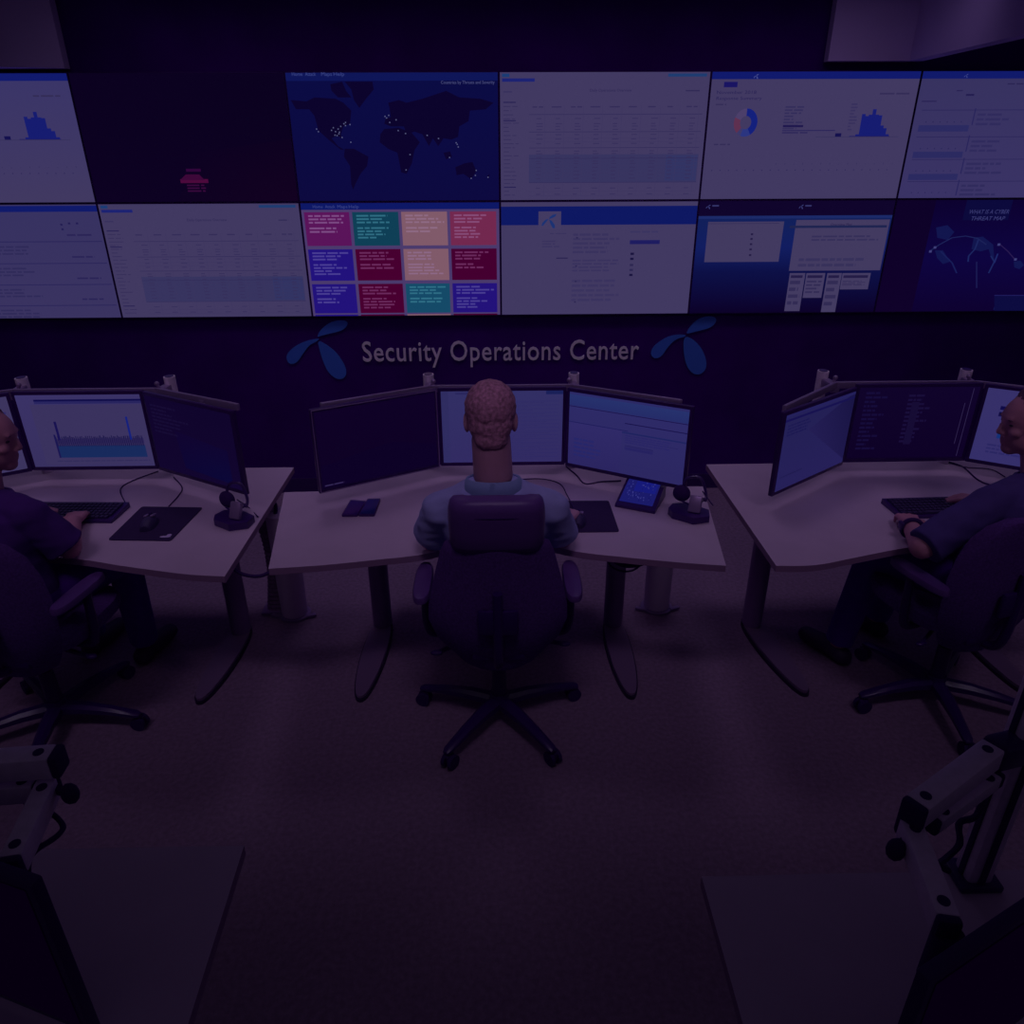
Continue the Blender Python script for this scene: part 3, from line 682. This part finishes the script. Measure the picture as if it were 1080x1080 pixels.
def head_parts(b, hc, R_, s=1.0):
    """R_ rotates head space (y = nose direction, z = up); s = scale"""
    def P(x, y, z): return hc+(R_ @ Vector((x*s, y*s, z*s)))
    R4 = R_.to_4x4()
    def E(c, r): b.ell(P(*c), (r[0]*s, r[1]*s, r[2]*s), R4)
    E((0, -.012, .035), (.076, .097, .088)); E((0, .02, .02), (.068, .078, .085))
    E((0, .035, -.045), (.056, .052, .062)); E((0, .060, -.085), (.030, .028, .024)); E((0, .02, -.06), (.060, .055, .045))
    E((0, -.05, -.02), (.062, .045, .06))
    b.cap(P(0, .090, .012), P(0, .102, -.024), .009*s, .0115*s); E((.011, .094, -.028), (.008, .010, .007)); E((-.011, .094, -.028), (.008, .010, .007)); E((0, .038, .030), (.056, .046, .050)); E((0, .070, -.044), (.032, .022, .026))
    E((0, .083, .030), (.045, .016, .010))                                  # brow ridge
    E((0, .083, -.054), (.022, .012, .006)); E((0, .081, -.066), (.020, .012, .007))   # lips
    E((.038, .068, -.018), (.022, .020, .018)); E((-.038, .068, -.018), (.022, .020, .018))
    for q in (-1, 1):
        E((q*.078, -.005, -.005), (.010, .020, .032)); E((q*.076, .0, -.028), (.009, .012, .014))
    return P
def person(label, base, J, mats, hair_style, extras=None):
    """J: world joint positions. One continuous skin body; clothes and hair are children."""
    t = thing('person', label, 'person', base)
    V = lambda k: Vector(J[k])-Vector(base)
    b = MB()
    R_ = Matrix.Rotation(J['head_yaw'], 3, 'Z') @ Matrix.Rotation(J.get('head_pitch', 0), 3, 'X')
    hc = V('head'); neck, chest, pel = V('neck'), V('chest'), V('pelvis')
    P = head_parts(b, hc, R_, 1.04)
    b.cap(neck+Vector((0, 0, -.02)), P(0, -.025, -.05), J.get('neck_r', .060), J.get('neck_r', .060)-.003)
    yaw = J['body_yaw']; Rz = Matrix.Rotation(yaw, 3, 'Z')
    def torso(bb, g, z_from=0.0, z_to=1.0):
        keys = [(0.0, .165, .115, 2.4), (.18, .165, .118, 2.4), (.4, .150, .112, 2.3), (.6, .162, .118, 2.3), (.78, .178, .120, 2.3), (.9, .165, .100, 2.2), (.97, .12, .075, 2.0), (1.04, .070, .062, 2.0)]
        rings = []
        for s_, rx, ry, e in keys:
            if s_ < z_from or s_ > z_to: continue
            c = pel.lerp(chest, s_/.78) if s_ <= .78 else chest.lerp(neck, (s_-.78)/.26)
            rings.append([c+Rz @ v for v in ering((0, 0, 0), rx+g, ry+g, 32, e)])
        bb.loft(rings)
    torso(b, 0)
    for s in ('l', 'r'):
        sh, el, wr = V('sh_'+s), V('el_'+s), V('wr_'+s)
        b.ell(sh, (.058, .058, .06)); b.cap(sh, el, .050, .041); b.cap(el, wr, .042, .027)
        hd = Vector(J['hand_'+s]); sd = hd.cross(Vector((0, 0, 1)))
        hand(b, wr, hd, sd, -1 if s == 'r' else 1, J.get('curl', .55))
        hip, kn, an = V('hip_'+s), V('kn_'+s), V('an_'+s)
        b.cap(hip, kn, .082, .056); b.cap(kn, an, .054, .036)
        ft = (Rz @ Vector((0, 1, 0)))*.15; b.cap(an+Vector((0, 0, -.03)), an+ft+Vector((0, 0, -.055)), .036, .028)
    body = b.remesh('body', mats['skin'], t, .0055, 5, .5)
    # shirt
    g = .010
    b = MB(); torso(b, g, 0.0, .97)
    ee = []
    for s in ('l', 'r'):
        sh, el, wr = V('sh_'+s), V('el_'+s), V('wr_'+s); fr = J.get('sleeve', .85)
        b.ell(sh, (.068, .068, .064))
        if fr <= 1: b.cone(sh, sh.lerp(el, fr), .066, .071, 24)
        else:
            b.cap(sh, el, .062, .054); b.cone(el, el.lerp(wr, fr-1), .053, .047, 24)
        b.cap(neck.lerp(sh, .22)+Vector((0, 0, -.048)), sh, .062, .066)
    shirt = b.remesh('shirt', mats['shirt'], t, .006, 4, .5)
    # soft folds
    import mathutils
    for v in shirt.data.vertices:
        n = mathutils.noise.noise(Vector(v.co)*16)*.005+mathutils.noise.noise(Vector((v.co.x*9, v.co.y*9, v.co.z*34)))*.004
        v.co += v.normal*n
    b = MB(); n = 40; up_ = (hc-neck).normalized()
    c0 = neck+Vector((0, 0, -.028))
    rr = [[c0+Rz @ Vector((math.cos(2*PI*k/n)*rx, math.sin(2*PI*k/n)*ry-dy, z+.012*math.sin(2*PI*k/n)*-1)) for k in range(n)] for rx, ry, z, dy in ((.108, .092, -.050, 0), (.106, .090, -.030, 0), (.094, .080, .004, .004), (.084, .072, .004, .004), (.088, .076, -.022, 0))]
    b.loft(rr, caps=False); b.build('collar', mats['collar'], shirt, ang=80)
    # trousers
    b = MB(); torso(b, .012, 0.0, .2)
    for s in ('l', 'r'):
        hip, kn, an = V('hip_'+s), V('kn_'+s), V('an_'+s); b.ell(hip, (.10, .10, .09)); b.cap(hip, kn, .095, .070); b.cap(kn, kn.lerp(an, .2), .070, .064); b.cone(kn, an+Vector((0, 0, .01)), .068, .058, 24)
    b.remesh('trousers', mats['trousers'], t, .008, 4, .5)
    for s in ('l', 'r'):
        an = V('an_'+s); f = Rz @ Vector((0, 1, 0)); ft = f*.17; b = MB()
        b.cap(an+Vector((0, 0, -.035)), an+ft+Vector((0, 0, -.052)), .046, .036); b.ell(an-f*.03+Vector((0, 0, -.05)), (.042, .042, .04)); so = b.remesh('shoe', mats['shoe'], t, .007, 3, .5)
        for v in so.data.vertices: v.co.z = max(v.co.z, .004-base[2])
    # hair cap: hugging the skull, open at the face
    b = MB(); R4 = R_.to_4x4()
    if hair_style == 'short':
        b.ell(P(0, -.016, .045), (.0855, .101, .091), R4); b.ell(P(0, -.045, .0), (.074, .062, .075), R4); b.ell(P(0, -.055, -.045), (.058, .045, .050), R4)
    else:
        b.ell(P(0, -.016, .045), (.086, .104, .094), R4); b.ell(P(0, -.050, .0), (.080, .066, .072), R4); b.ell(P(0, .016, .052), (.072, .072, .072), R4); b.ell(P(0, -.055, -.045), (.054, .042, .042), R4)
    hair = b.remesh('hair', mats['hair'], t, .005, 2, .4)
    # trim the hair away from the face
    Ri = R_.inverted()
    bm = bmesh.new(); bm.from_mesh(hair.data); dele = []
    def front(q): return .074 if q.z > .085 else (.060 - (.085-q.z)*.7 if q.z > .02 else .006)
    for f_ in bm.faces:
        q = Ri @ (f_.calc_center_median()-hc)
        if q.y > front(q) or (abs(q.x) > .055 and q.y > -.03 and q.z < .012) or q.z < -.092: dele.append(f_)
    bm.normal_update()
    for v in bm.verts:                      # the hair thins out towards the hairline
        q = Ri @ (v.co-hc); d = front(q)-q.y
        if d < .035: v.co -= v.normal*.013*(1-max(0, d)/.035)
    bmesh.ops.delete(bm, geom=dele, context='FACES'); bm.to_mesh(hair.data); bm.free()
    for v in hair.data.vertices:
        n = mathutils.noise.noise(Vector(v.co)*70)*.003; v.co += v.normal*n
    for q in (-1, 1):
        MB().ell(P(q*.031, .082, .008), (.012, .007, .006), R4, 2).build('eye', M['eye'], t)
        MB().ell(P(q*.031, .088, .026), (.016, .006, .0035), R4, 2).build('eyebrow', mats['hair'], t)
    return t, V
# man in the middle
cj = dict(head=(-.028, 2.37, 1.262), neck=(-.022, 2.355, 1.085), chest=(-.018, 2.37, .88), pelvis=(-.01, 2.37, .56), head_yaw=0.0, head_pitch=-.10, body_yaw=0,
          sh_l=(-.208, 2.365, .935), sh_r=(.176, 2.365, .935), el_l=(-.262, 2.47, .765), el_r=(.228, 2.47, .765), wr_l=(-.16, 2.66, .765), wr_r=(.262, 2.63, .762),
          hand_l=(.25, 1, -.05), hand_r=(.25, 1, -.05), hip_l=(-.10, 2.40, .56), hip_r=(.09, 2.40, .56), kn_l=(-.14, 2.80, .55), kn_r=(.13, 2.80, .55), an_l=(-.15, 2.86, .09), an_r=(.14, 2.86, .09), sleeve=.80, curl=.5, neck_r=.068)
person('person with short ginger hair in a light blue polo, back to camera, seated centre', (0, 2.37, 0), cj,
       dict(skin=M['skin_c'], shirt=M['shirt_blue'], collar=M['collar_blue'], trousers=M['trousers'], shoe=M['shoe'], hair=M['hair_ginger']), 'short')
# man at the left
lj = dict(head=(-1.80, 2.50, 1.165), neck=(-1.825, 2.45, 1.01), chest=(-1.83, 2.42, .84), pelvis=(-1.80, 2.37, .56), head_yaw=math.radians(-82), head_pitch=-.12, body_yaw=math.radians(-12),
          sh_l=(-2.02, 2.46, .90), sh_r=(-1.665, 2.40, .915), el_l=(-2.10, 2.62, .76), el_r=(-1.578, 2.435, .765), wr_l=(-1.92, 2.74, .765), wr_r=(-1.675, 2.66, .765),
          hand_l=(.7, .7, -.1), hand_r=(-.30, 1, -.05), hip_l=(-1.92, 2.40, .56), hip_r=(-1.72, 2.38, .56), kn_l=(-1.85, 2.80, .56), kn_r=(-1.58, 2.76, .56), an_l=(-1.86, 2.86, .09), an_r=(-1.60, 2.80, .09), sleeve=.93, curl=.7)
person('person in a black t-shirt typing at the left desk, head in profile', (-1.82, 2.36, 0), lj,
       dict(skin=M['skin'], shirt=M['shirt_black'], collar=M['shirt_black'], trousers=M['trousers'], shoe=M['shoe'], hair=M['hair_dark']), 'dark')
# man at the right
rj = dict(head=(1.905, 2.50, 1.185), neck=(1.95, 2.45, 1.03), chest=(1.93, 2.43, .86), pelvis=(1.86, 2.43, .56), head_yaw=math.radians(80), head_pitch=-.10, body_yaw=math.radians(28),
          sh_l=(1.775, 2.40, .925), sh_r=(2.12, 2.50, .92), el_l=(1.515, 2.335, .775), el_r=(2.16, 2.66, .77), wr_l=(1.575, 2.54, .770), wr_r=(1.98, 2.75, .765),
          hand_l=(.35, 1, -.05), hand_r=(-.7, .5, -.05), hip_l=(1.79, 2.43, .56), hip_r=(1.95, 2.50, .56), kn_l=(1.56, 2.70, .56), kn_r=(1.80, 2.85, .56), an_l=(1.50, 2.72, .09), an_r=(1.76, 2.92, .09), sleeve=.97, curl=.7)
rp, rV = person('person in a navy shirt with black wristband at the right desk, in profile', (1.9, 2.42, 0), rj,
       dict(skin=M['skin'], shirt=M['shirt_navy'], collar=M['shirt_navy'], trousers=M['trousers'], shoe=M['shoe'], hair=M['hair_dark']), 'dark')
e_, w_ = Vector(rj['el_l']), Vector(rj['wr_l']); c = e_.lerp(w_, .80); ax = (w_-e_).normalized(); b = MB()
x_ = ax.cross(Vector((0, 0, 1))).normalized(); z_ = x_.cross(ax)
b.tube([c+(x_*math.cos(q)+z_*math.sin(q))*.036 for q in [2*PI*k/24 for k in range(24)]], .0085, 8, closed=True)
o = b.build('wristwatch', M['rubber']); tag(o, 'black wristwatch on the forearm of the person in navy', 'watch')
o2 = MB().box(c-x_*.040+Vector((0, 0, .008)), (.012, .03, .03), bev=.003).build('watch_case', M['black'], o)

# ------------------------------------------------------------------ things on the desks
DZ = 0.721
def slab(pts, c, b, z0, z1, r=.012):
    q = smooth_poly_corner(pts, r); b.prism([(x-c[0], y-c[1]) for x, y in q], z0, z1)
def smooth_poly_corner(pts, r):
    out = []; n = len(pts)
    for i in range(n):
        p = Vector(pts[i]); a = Vector(pts[i-1]); b = Vector(pts[(i+1) % n]); da = (a-p).normalized()*r; db = (b-p).normalized()*r
        for k in range(5):
            t = k/4; out.append(tuple((p+da)*(1-t)**2+p*2*t*(1-t)+(p+db)*t*t))
    return out
def keyboard(loc, rz, label):
    t = thing('keyboard', label, 'keyboard', (*loc, DZ), rz, 'keyboards on the desks')
    L, D = .44, .155
    b = MB(); b.loft([[Vector((x*L/2, y*D/2, z+(.010 if y > 0 and z > 0 else 0))) for x, y in ((-1, -1), (1, -1), (1, 1), (-1, 1))] for z in (0, .012)])
    b.build('case', M['black'], t, smooth=False)
    k = MB(); 
    for r in range(6):
        y = -D/2+.022+r*.0215; z = .012+.010*(y+D/2)/D+.004
        x = -L/2+.012; i = 0
        while x < L/2-.02:
            w = .0165 if not (r == 0 and 3 < i < 5) else .09
            if r == 0 and i in (0, 1, 2, 5, 6): w = .022
            if x+w > L/2-.008: break
            k.box((x+w/2, y, z), (w-.003, .0165, .008)); x += w+.0015; i += 1
    o = k.build('keys', M['keys'], t, smooth=False); o['kind'] = 'stuff'
    return t
keyboard((-1.785, 2.815), math.radians(-2), 'black keyboard under the hand of the person in black')
keyboard((1.835, 2.765), math.radians(2), 'black keyboard under the hand of the person in navy')
def mouse(loc, rz, label):
    t = thing('computer_mouse', label, 'mouse', (*loc, DZ+.003), rz, 'computer mice on the mouse pads')
    b = MB(); rings = []
    for s in range(9):
        y = -.055+.11*s/8; u = s/8; w = .031*math.sin(PI*(.12+.80*u))**.5; h = .036*math.sin(PI*(.18+.70*u))**.8
        rings.append([Vector((w*math.cos(q)*(1 if math.sin(q) >= 0 else 1), y, max(0, h*math.sin(q)))) for q in [PI*k/12 for k in range(13)]])
    b.loft(rings); b.build('shell', M['keys'], t, ang=60)
    b = MB(); b.box((-.012, .028, .031), (.014, .04, .006), bev=.002, rx=-.25); b.box((.012, .028, .031), (.014, .04, .006), bev=.002, rx=-.25); b.build('button', M['silver_dim'], t)
    MB().cone((-.004, .034, .034), (.004, .034, .034), .008, .008, 12).build('scroll_wheel', M['rubber'], t)
    return t
def flat(name, pts, z1, m, label, cat, group=None):
    c = (sum(x for x, y in pts)/len(pts), sum(y for x, y in pts)/len(pts)); b = MB(); slab(pts, c, b, 0, z1)
    o = b.build(name, m, smooth=False, loc=(c[0], c[1], DZ)); tag(o, label, cat, group); return o, c
o, c = flat('mouse_pad', [(-1.514, 2.579), (-1.268, 2.565), (-1.251, 2.865), (-1.512, 2.881)], .003, M['pad'], 'black mouse pad with small white mark on the left desk', 'mouse pad')
b = MB(); b.ell((0.085, -.125, .0032), (.022, .008, .0006), sub=2).ell((0.095, -.112, .0032), (.010, .010, .0006), sub=2); b.build('printed_mark', M['white_label'], o)
mouse((-1.405, 2.70), .1, 'black and grey mouse on the left mouse pad')
flat('mouse_pad', [(.262, 2.596), (.466, 2.596), (.464, 2.886), (.262, 2.889)], .003, M['pad'], 'plain black mouse pad right of the man in light blue', 'mouse pad')
mouse((.312, 2.68), -.15, 'grey mouse partly hidden beside the light blue sleeve')
for pts, lb in (([(-.650, 2.762), (-.585, 2.762), (-.570, 2.90), (-.640, 2.915)], 'black phone lying left of its twin on middle desk'), ([(-.582, 2.765), (-.515, 2.762), (-.512, 2.925), (-.568, 2.925)], 'dark blue phone lying right of its twin on middle desk')):
    t = thing('mobile_phone', lb, 'phone', (sum(q[0] for q in pts)/4, sum(q[1] for q in pts)/4, DZ), 0, 'phones lying on middle desk')
    c = (t.location.x, t.location.y); b = MB(); slab(pts, c, b, 0, .008, .008); b.build('case', M['bezel'], t, smooth=False)
    b = MB(); slab([(c[0]+(x-c[0])*.86, c[1]+(y-c[1])*.88) for x, y in pts], c, b, .008, .0085, .004)
    b.build('glass', mat('phone_glass', (.03, .012, .16) if 'blue' not in lb else (.02, .03, .22), .15), t, smooth=False)

# touch console (tilted display on a wedge)
A, B, C_, D_ = Vector((.482, 2.83)), Vector((.56, 2.99)), Vector((.715, 2.93)), Vector((.636, 2.755))
cx, cy = (A+C_)/2; cx, cy = (A.x+C_.x)/2, (A.y+C_.y)/2
t = thing('touch_console', 'small tilted tablet console with lit blue screen on middle desk', 'tablet', (cx, cy, DZ))
b = MB(); q = [Vector((p.x-cx, p.y-cy, 0)) for p in (A, D_, C_, B)]; top = [q[0]+Vector((0, 0, .012)), q[1]+Vector((0, 0, .012)), q[2]+Vector((0, 0, .075)), q[3]+Vector((0, 0, .075))]
b.loft([q, top]); b.build('body', M['black'], t, smooth=False)
bm = bmesh.new(); cl = bm.loops.layers.float_color.new('Col')
def bil(u, v, e=.001):
    return top[0].lerp(top[1], u).lerp(top[3].lerp(top[2], u), v)+Vector((0, 0, e))
def qd(u0, v0, u1, v1, c, e):
    f = bm.faces.new([bm.verts.new(bil(*s, e)) for s in ((u0, v0), (u1, v0), (u1, v1), (u0, v1))])
    for l in f.loops: l[cl] = (*hx(c), 1)
qd(.06, .12, .90, .93, '1a1a66', .0015)
for _ in range(60):
    u, v = .1+.7*random.random(), .2+.6*random.random(); qd(u, v, u+.02, v+.04, random.choice(('3a3a8c', '2a2a78', '12125c')), .0022)
qd(.3, .5, .85, .85, '171a78', .0018)
me = bpy.data.meshes.new('picture'); bm.to_mesh(me); bm.free(); link('picture', me, M['display'], t)

def headset_dock(loc, rz, label):
    t = thing('headset_dock', label, 'headset', (*loc, DZ), rz, 'headset docks on the desks')
    b = MB(); b.prism([(-.085, -.02), (-.06, -.055), (.03, -.075), (.085, -.03), (.07, .03), (-.03, .06), (-.08, .03)], 0, .028); b.build('base', M['black'], t, smooth=False)
    b = MB(); b.box((.02, -.01, .06), (.05, .022, .07), bev=.006, rx=-.4); b.build('handset_cradle', M['silver_dim'], t)
    b = MB(); b.ell((-.045, .02, .085), (.036, .022, .036), sub=3); b.build('ear_cushion', M['rubber'], t)
    b = MB(); b.tube(curve_pts([(-.045, .02, .10), (-.03, .03, .15), (.02, .04, .155), (.05, .03, .10), (.055, .01, .07)]), .006, 8); b.build('headband', M['black'], t)
    b = MB(); b.tube(curve_pts([(-.04, .0, .06), (.01, -.01, .055), (.05, .01, .075)]), .004, 6).ell((.052, .012, .078), (.009,)*3, sub=2); b.build('microphone_boom', M['black'], t)
    return t
headset_dock((-1.068, 2.725), -.4, 'black headset on its dock at right end of left desk')
headset_dock((.775, 2.735), -.45, 'black headset on its dock at right end of middle desk')

def cable(pts, r, label, m='rubber', name='cable', grp=None):
    q = curve_pts(pts, 8); c = q[0]; b = MB(); b.tube([(x-c[0], y-c[1], z-c[2]) for x, y, z in q], r, 6)
    o = b.build(name, M[m], loc=c); return tag(o, label, 'cable', grp)
from mathutils import Vector as Vc
def px(x, y, z):
    d = fw+CR*((x-540)/FPX)+CU*((540-y)/FPX); k = (z-CAMZ)/d.z; return (d.x*k, d.y*k, z)
Z_ = DZ+.003
cable([px(167, 497, Z_), px(140, 507, Z_), px(127, 516, Z_), px(132, 530, Z_)], .0025, 'thin dark cable curling to the left keyboard')
cable([px(183, 503, Z_), px(192, 514, Z_), px(188, 523, Z_), px(178, 534, Z_)], .0025, 'thin dark cable ending at the left mouse pad')
cable([px(597, 492, Z_), px(608, 501, Z_), px(617, 510, Z_), px(634, 508, Z_), px(655, 507, Z_)], .003, 'thin cable on middle desk running to the tablet console')
cable([px(545, 506, Z_), px(570, 505, Z_), px(590, 510, Z_), px(598, 522, Z_), px(606, 538, DZ+.01)], .0025, 'thin mouse cable behind the light blue shoulder')
cable([px(996, 486, Z_), px(1015, 492, Z_), px(1030, 505, Z_), px(1043, 511, Z_), px(1060, 512, Z_)], .003, 'dark cable curving across the back of right desk')
cable([px(1000, 488, Z_), px(1020, 493, Z_), px(1045, 495, Z_), px(1060, 503, Z_)], .0025, 'thin upper cable at the back of right desk')
cable([px(250, 527, Z_+.1), px(262, 535, Z_), px(272, 545, Z_)], .0025, 'thin cable hanging behind the left headset dock')
cable([px(741, 518, Z_), px(748, 528, Z_), px(752, 533, Z_)], .0025, 'short thin cable behind the middle desk headset dock')
# loops hanging under the desks
cable([(-1.45, 2.50, .69), (-1.40, 2.47, .665), (-1.30, 2.45, .66), (-1.20, 2.42, .645), (-1.06, 2.40, .645)], .008, 'thick black cable slung under front edge of left desk')
cable([(-1.00, 2.42, .69), (-.96, 2.42, .655), (-.90, 2.43, .64), (-.85, 2.46, .655), (-.82, 2.48, .69)], .007, 'black cable looping across the gap between left and middle desks')
cable([(.42, 2.52, .69), (.44, 2.50, .645), (.49, 2.48, .635), (.55, 2.48, .65), (.57, 2.50, .69)], .009, 'upper black cable loop under right side of middle desk')
cable([(.40, 2.56, .69), (.43, 2.55, .60), (.49, 2.54, .575), (.545, 2.54, .60), (.60, 2.55, .69)], .004, 'lower thin cable loop under right side of middle desk')
t = thing('power_strip', 'black power strip fixed under the right side of middle desk', 'power strip', (.635, 2.50, .664))
MB().box((0, 0, 0), (.20, .05, .022), rz=-.16, bev=.004).build('case', M['rubber'], t)
for k in (-1, 0, 1): MB().cone((k*.05, -.026-k*.008, 0), (k*.05, -.030-k*.008, 0), .008, .008, 12).build('socket', M['black'], t)
MB().box((0, .02, .022), (.14, .03, .018)).build('mounting_bracket', M['black'], t, smooth=False)
# corrugated cable riser in the gap between left and middle desks
t = thing('cable_riser', 'grey corrugated cable riser in the gap left of the middle desk', 'cable riser', (-1.18, 3.20, 0))
b = MB(); zs = [i*.0115 for i in range(61)]
b.loft([ering((.075*math.sin(z*5)*.5+.06, -.02*z, z), .052+(.006 if i % 2 else 0), .035+(.005 if i % 2 else 0), 20, 3) for i, z in enumerate(zs)]); b.build('hose', M['conduit'], t, ang=20)
MB().box((.05, 0, .008), (.12, .12, .016), bev=.004).build('base_plate', M['legmetal'], t)
MB().tube(curve_pts([(.10, -.03, .66), (.14, -.05, .60), (.13, -.06, .52), (.145, -.06, .45)]), .009, 8).build('black_lead', M['rubber'], t)

# ------------------------------------------------------------------ silver monitor arms in the foreground
def seg_arm(b_parent, a, c, w, h, capcol=True):
    a, c = Vector(a), Vector(c); d = (c-a).normalized()
    o = MB().bar(a, c, w, h, bev=.004).build('arm_link', M['silver'], b_parent)
    for e, s in ((a, -1), (c, 1)):
        MB().bar(e+d*s*-.002, e+d*s*.014, w*1.02, h*1.02, bev=.006).build('end_cap', M['rubber'], o)
        MB().cone(e-d*s*.022+Vector((0, 0, h/2-.001)), e-d*s*.022+Vector((0, 0, h/2+.0015)), .009, .009, 16).build('joint_bolt', M['rubber'], o)
    return o
# left
t = thing('articulated_mount', 'silver folding monitor arm above the bottom left desk', 'monitor arm', (-1.30, .97, .72), 0, 'silver monitor arms in the foreground')
o3 = lambda x, y, z: (x+1.30, y-.97, z-.72)
MB().cone(o3(-1.30, .97, .72), o3(-1.30, .97, 1.30), .028, .028).cone(o3(-1.30, .97, .72), o3(-1.30, .97, .735), .06, .06).build('post', M['silver'], t)
seg_arm(t, o3(-1.29, .98, 1.085), o3(*px(58, 803, 1.085)), .042, .046)
seg_arm(t, o3(-1.29, .985, 1.025), o3(*px(40, 832, 1.03)), .032, .04)
seg_arm(t, o3(*px(52, 830, 1.035)), o3(*px(14, 912, 1.035)), .034, .042)
MB().ell(o3(*px(74, 837, 1.04)), (.016, .014, .022), sub=2).bar(o3(*px(74, 837, 1.04)), o3(*px(52, 830, 1.035)), .012, .012).build('tension_knob', M['rubber'], t)
e = px(12, 925, 1.02)
MB().cone(o3(*e), o3(e[0], e[1], e[2]-.10), .022, .022).build('head_plate', M['rubber'], t)
MB().tube([Vector(o3(*p_)) for p_ in curve_pts([px(0, 836, 1.0), px(25, 845, .99), px(50, 855, 1.0), px(66, 870, 1.0), px(60, 882, 1.0), px(35, 900, 1.0), px(30, 925, .98), px(45, 970, .9), px(62, 1010, .85), px(70, 1050, .8)])], .005, 6).build('cable', M['rubber'], t)
# right
pb = px(1020, 935, .72)
t = thing('articulated_mount', 'silver folding monitor arm and post above the bottom right desk', 'monitor arm', (pb[0]+.02, pb[1]+.02, .72), 0, 'silver monitor arms in the foreground')
o3 = lambda x, y, z: (x-pb[0]-.02, y-pb[1]-.02, z-.72)
X, Y = pb[0]+.02, pb[1]+.02
MB().box(o3(X, Y, 1.00), (.05, .05, .56), bev=.008).build('post', M['silver'], t)
MB().box(o3(X-.027, Y-.0, 1.0), (.004, .012, .54)).box(o3(X, Y-.027, 1.0), (.012, .004, .54)).build('post_groove', M['rubber'], t, smooth=False)
MB().box(o3(X, Y, .728), (.085, .075, .016), bev=.004).build('clamp_plate', M['black'], t)
seg_arm(t, o3(*px(1045, 795, 1.09)), o3(*px(965, 856, 1.09)), .040, .044)
seg_arm(t, o3(*px(1048, 822, 1.04)), o3(*px(985, 868, 1.04)), .026, .03)
seg_arm(t, o3(*px(958, 872, 1.05)), o3(*px(997, 975, 1.05)), .034, .042)
A1 = px(1045, 795, 1.08)
MB().bar(o3(*A1), o3(X, Y-.01, 1.08), .05, .05, bev=.008).build('post_collar', M['black'], t)
MB().ell(o3(*px(945, 896, 1.04)), (.016, .014, .022), sub=2).bar(o3(*px(945, 896, 1.04)), o3(*px(962, 880, 1.045)), .012, .012).build('tension_knob', M['rubber'], t)
MB().tube([Vector(o3(*p_)) for p_ in curve_pts([px(1040, 830, 1.0), px(1030, 860, .96), px(1012, 868, .95), px(1012, 890, .93), px(998, 905, .92), px(990, 912, .95), px(1000, 918, .93)])], .006, 6).build('cable', M['rubber'], t)
e = px(1001, 985, 1.04)
MB().cone(o3(*e), o3(e[0], e[1], e[2]-.10), .022, .022).build('head_plate', M['rubber'], t)

# switched-off monitors carried by the foreground arms
def near_off(p): p.rect(0, 0, 1, 1, '06000f')
hl = px(31, 936, 1.10); ql = px(0, 925, 1.10); hr_ = px(983, 1037, 1.10); qr = px(1080, 970, 1.10)
for h_, q_, sd, lb in ((hl, ql, -1, 'near-black switched-off monitor at the bottom left corner'), (hr_, qr, 1, 'near-black switched-off monitor at the bottom right corner')):
    d = Vector((q_[0]-h_[0], q_[1]-h_[1]))*sd
    monitor(lb, (h_[0], h_[1]), math.atan2(d.y, d.x), sd, .74, near_off, 'switched-off monitors in the foreground corners', bracket=False)
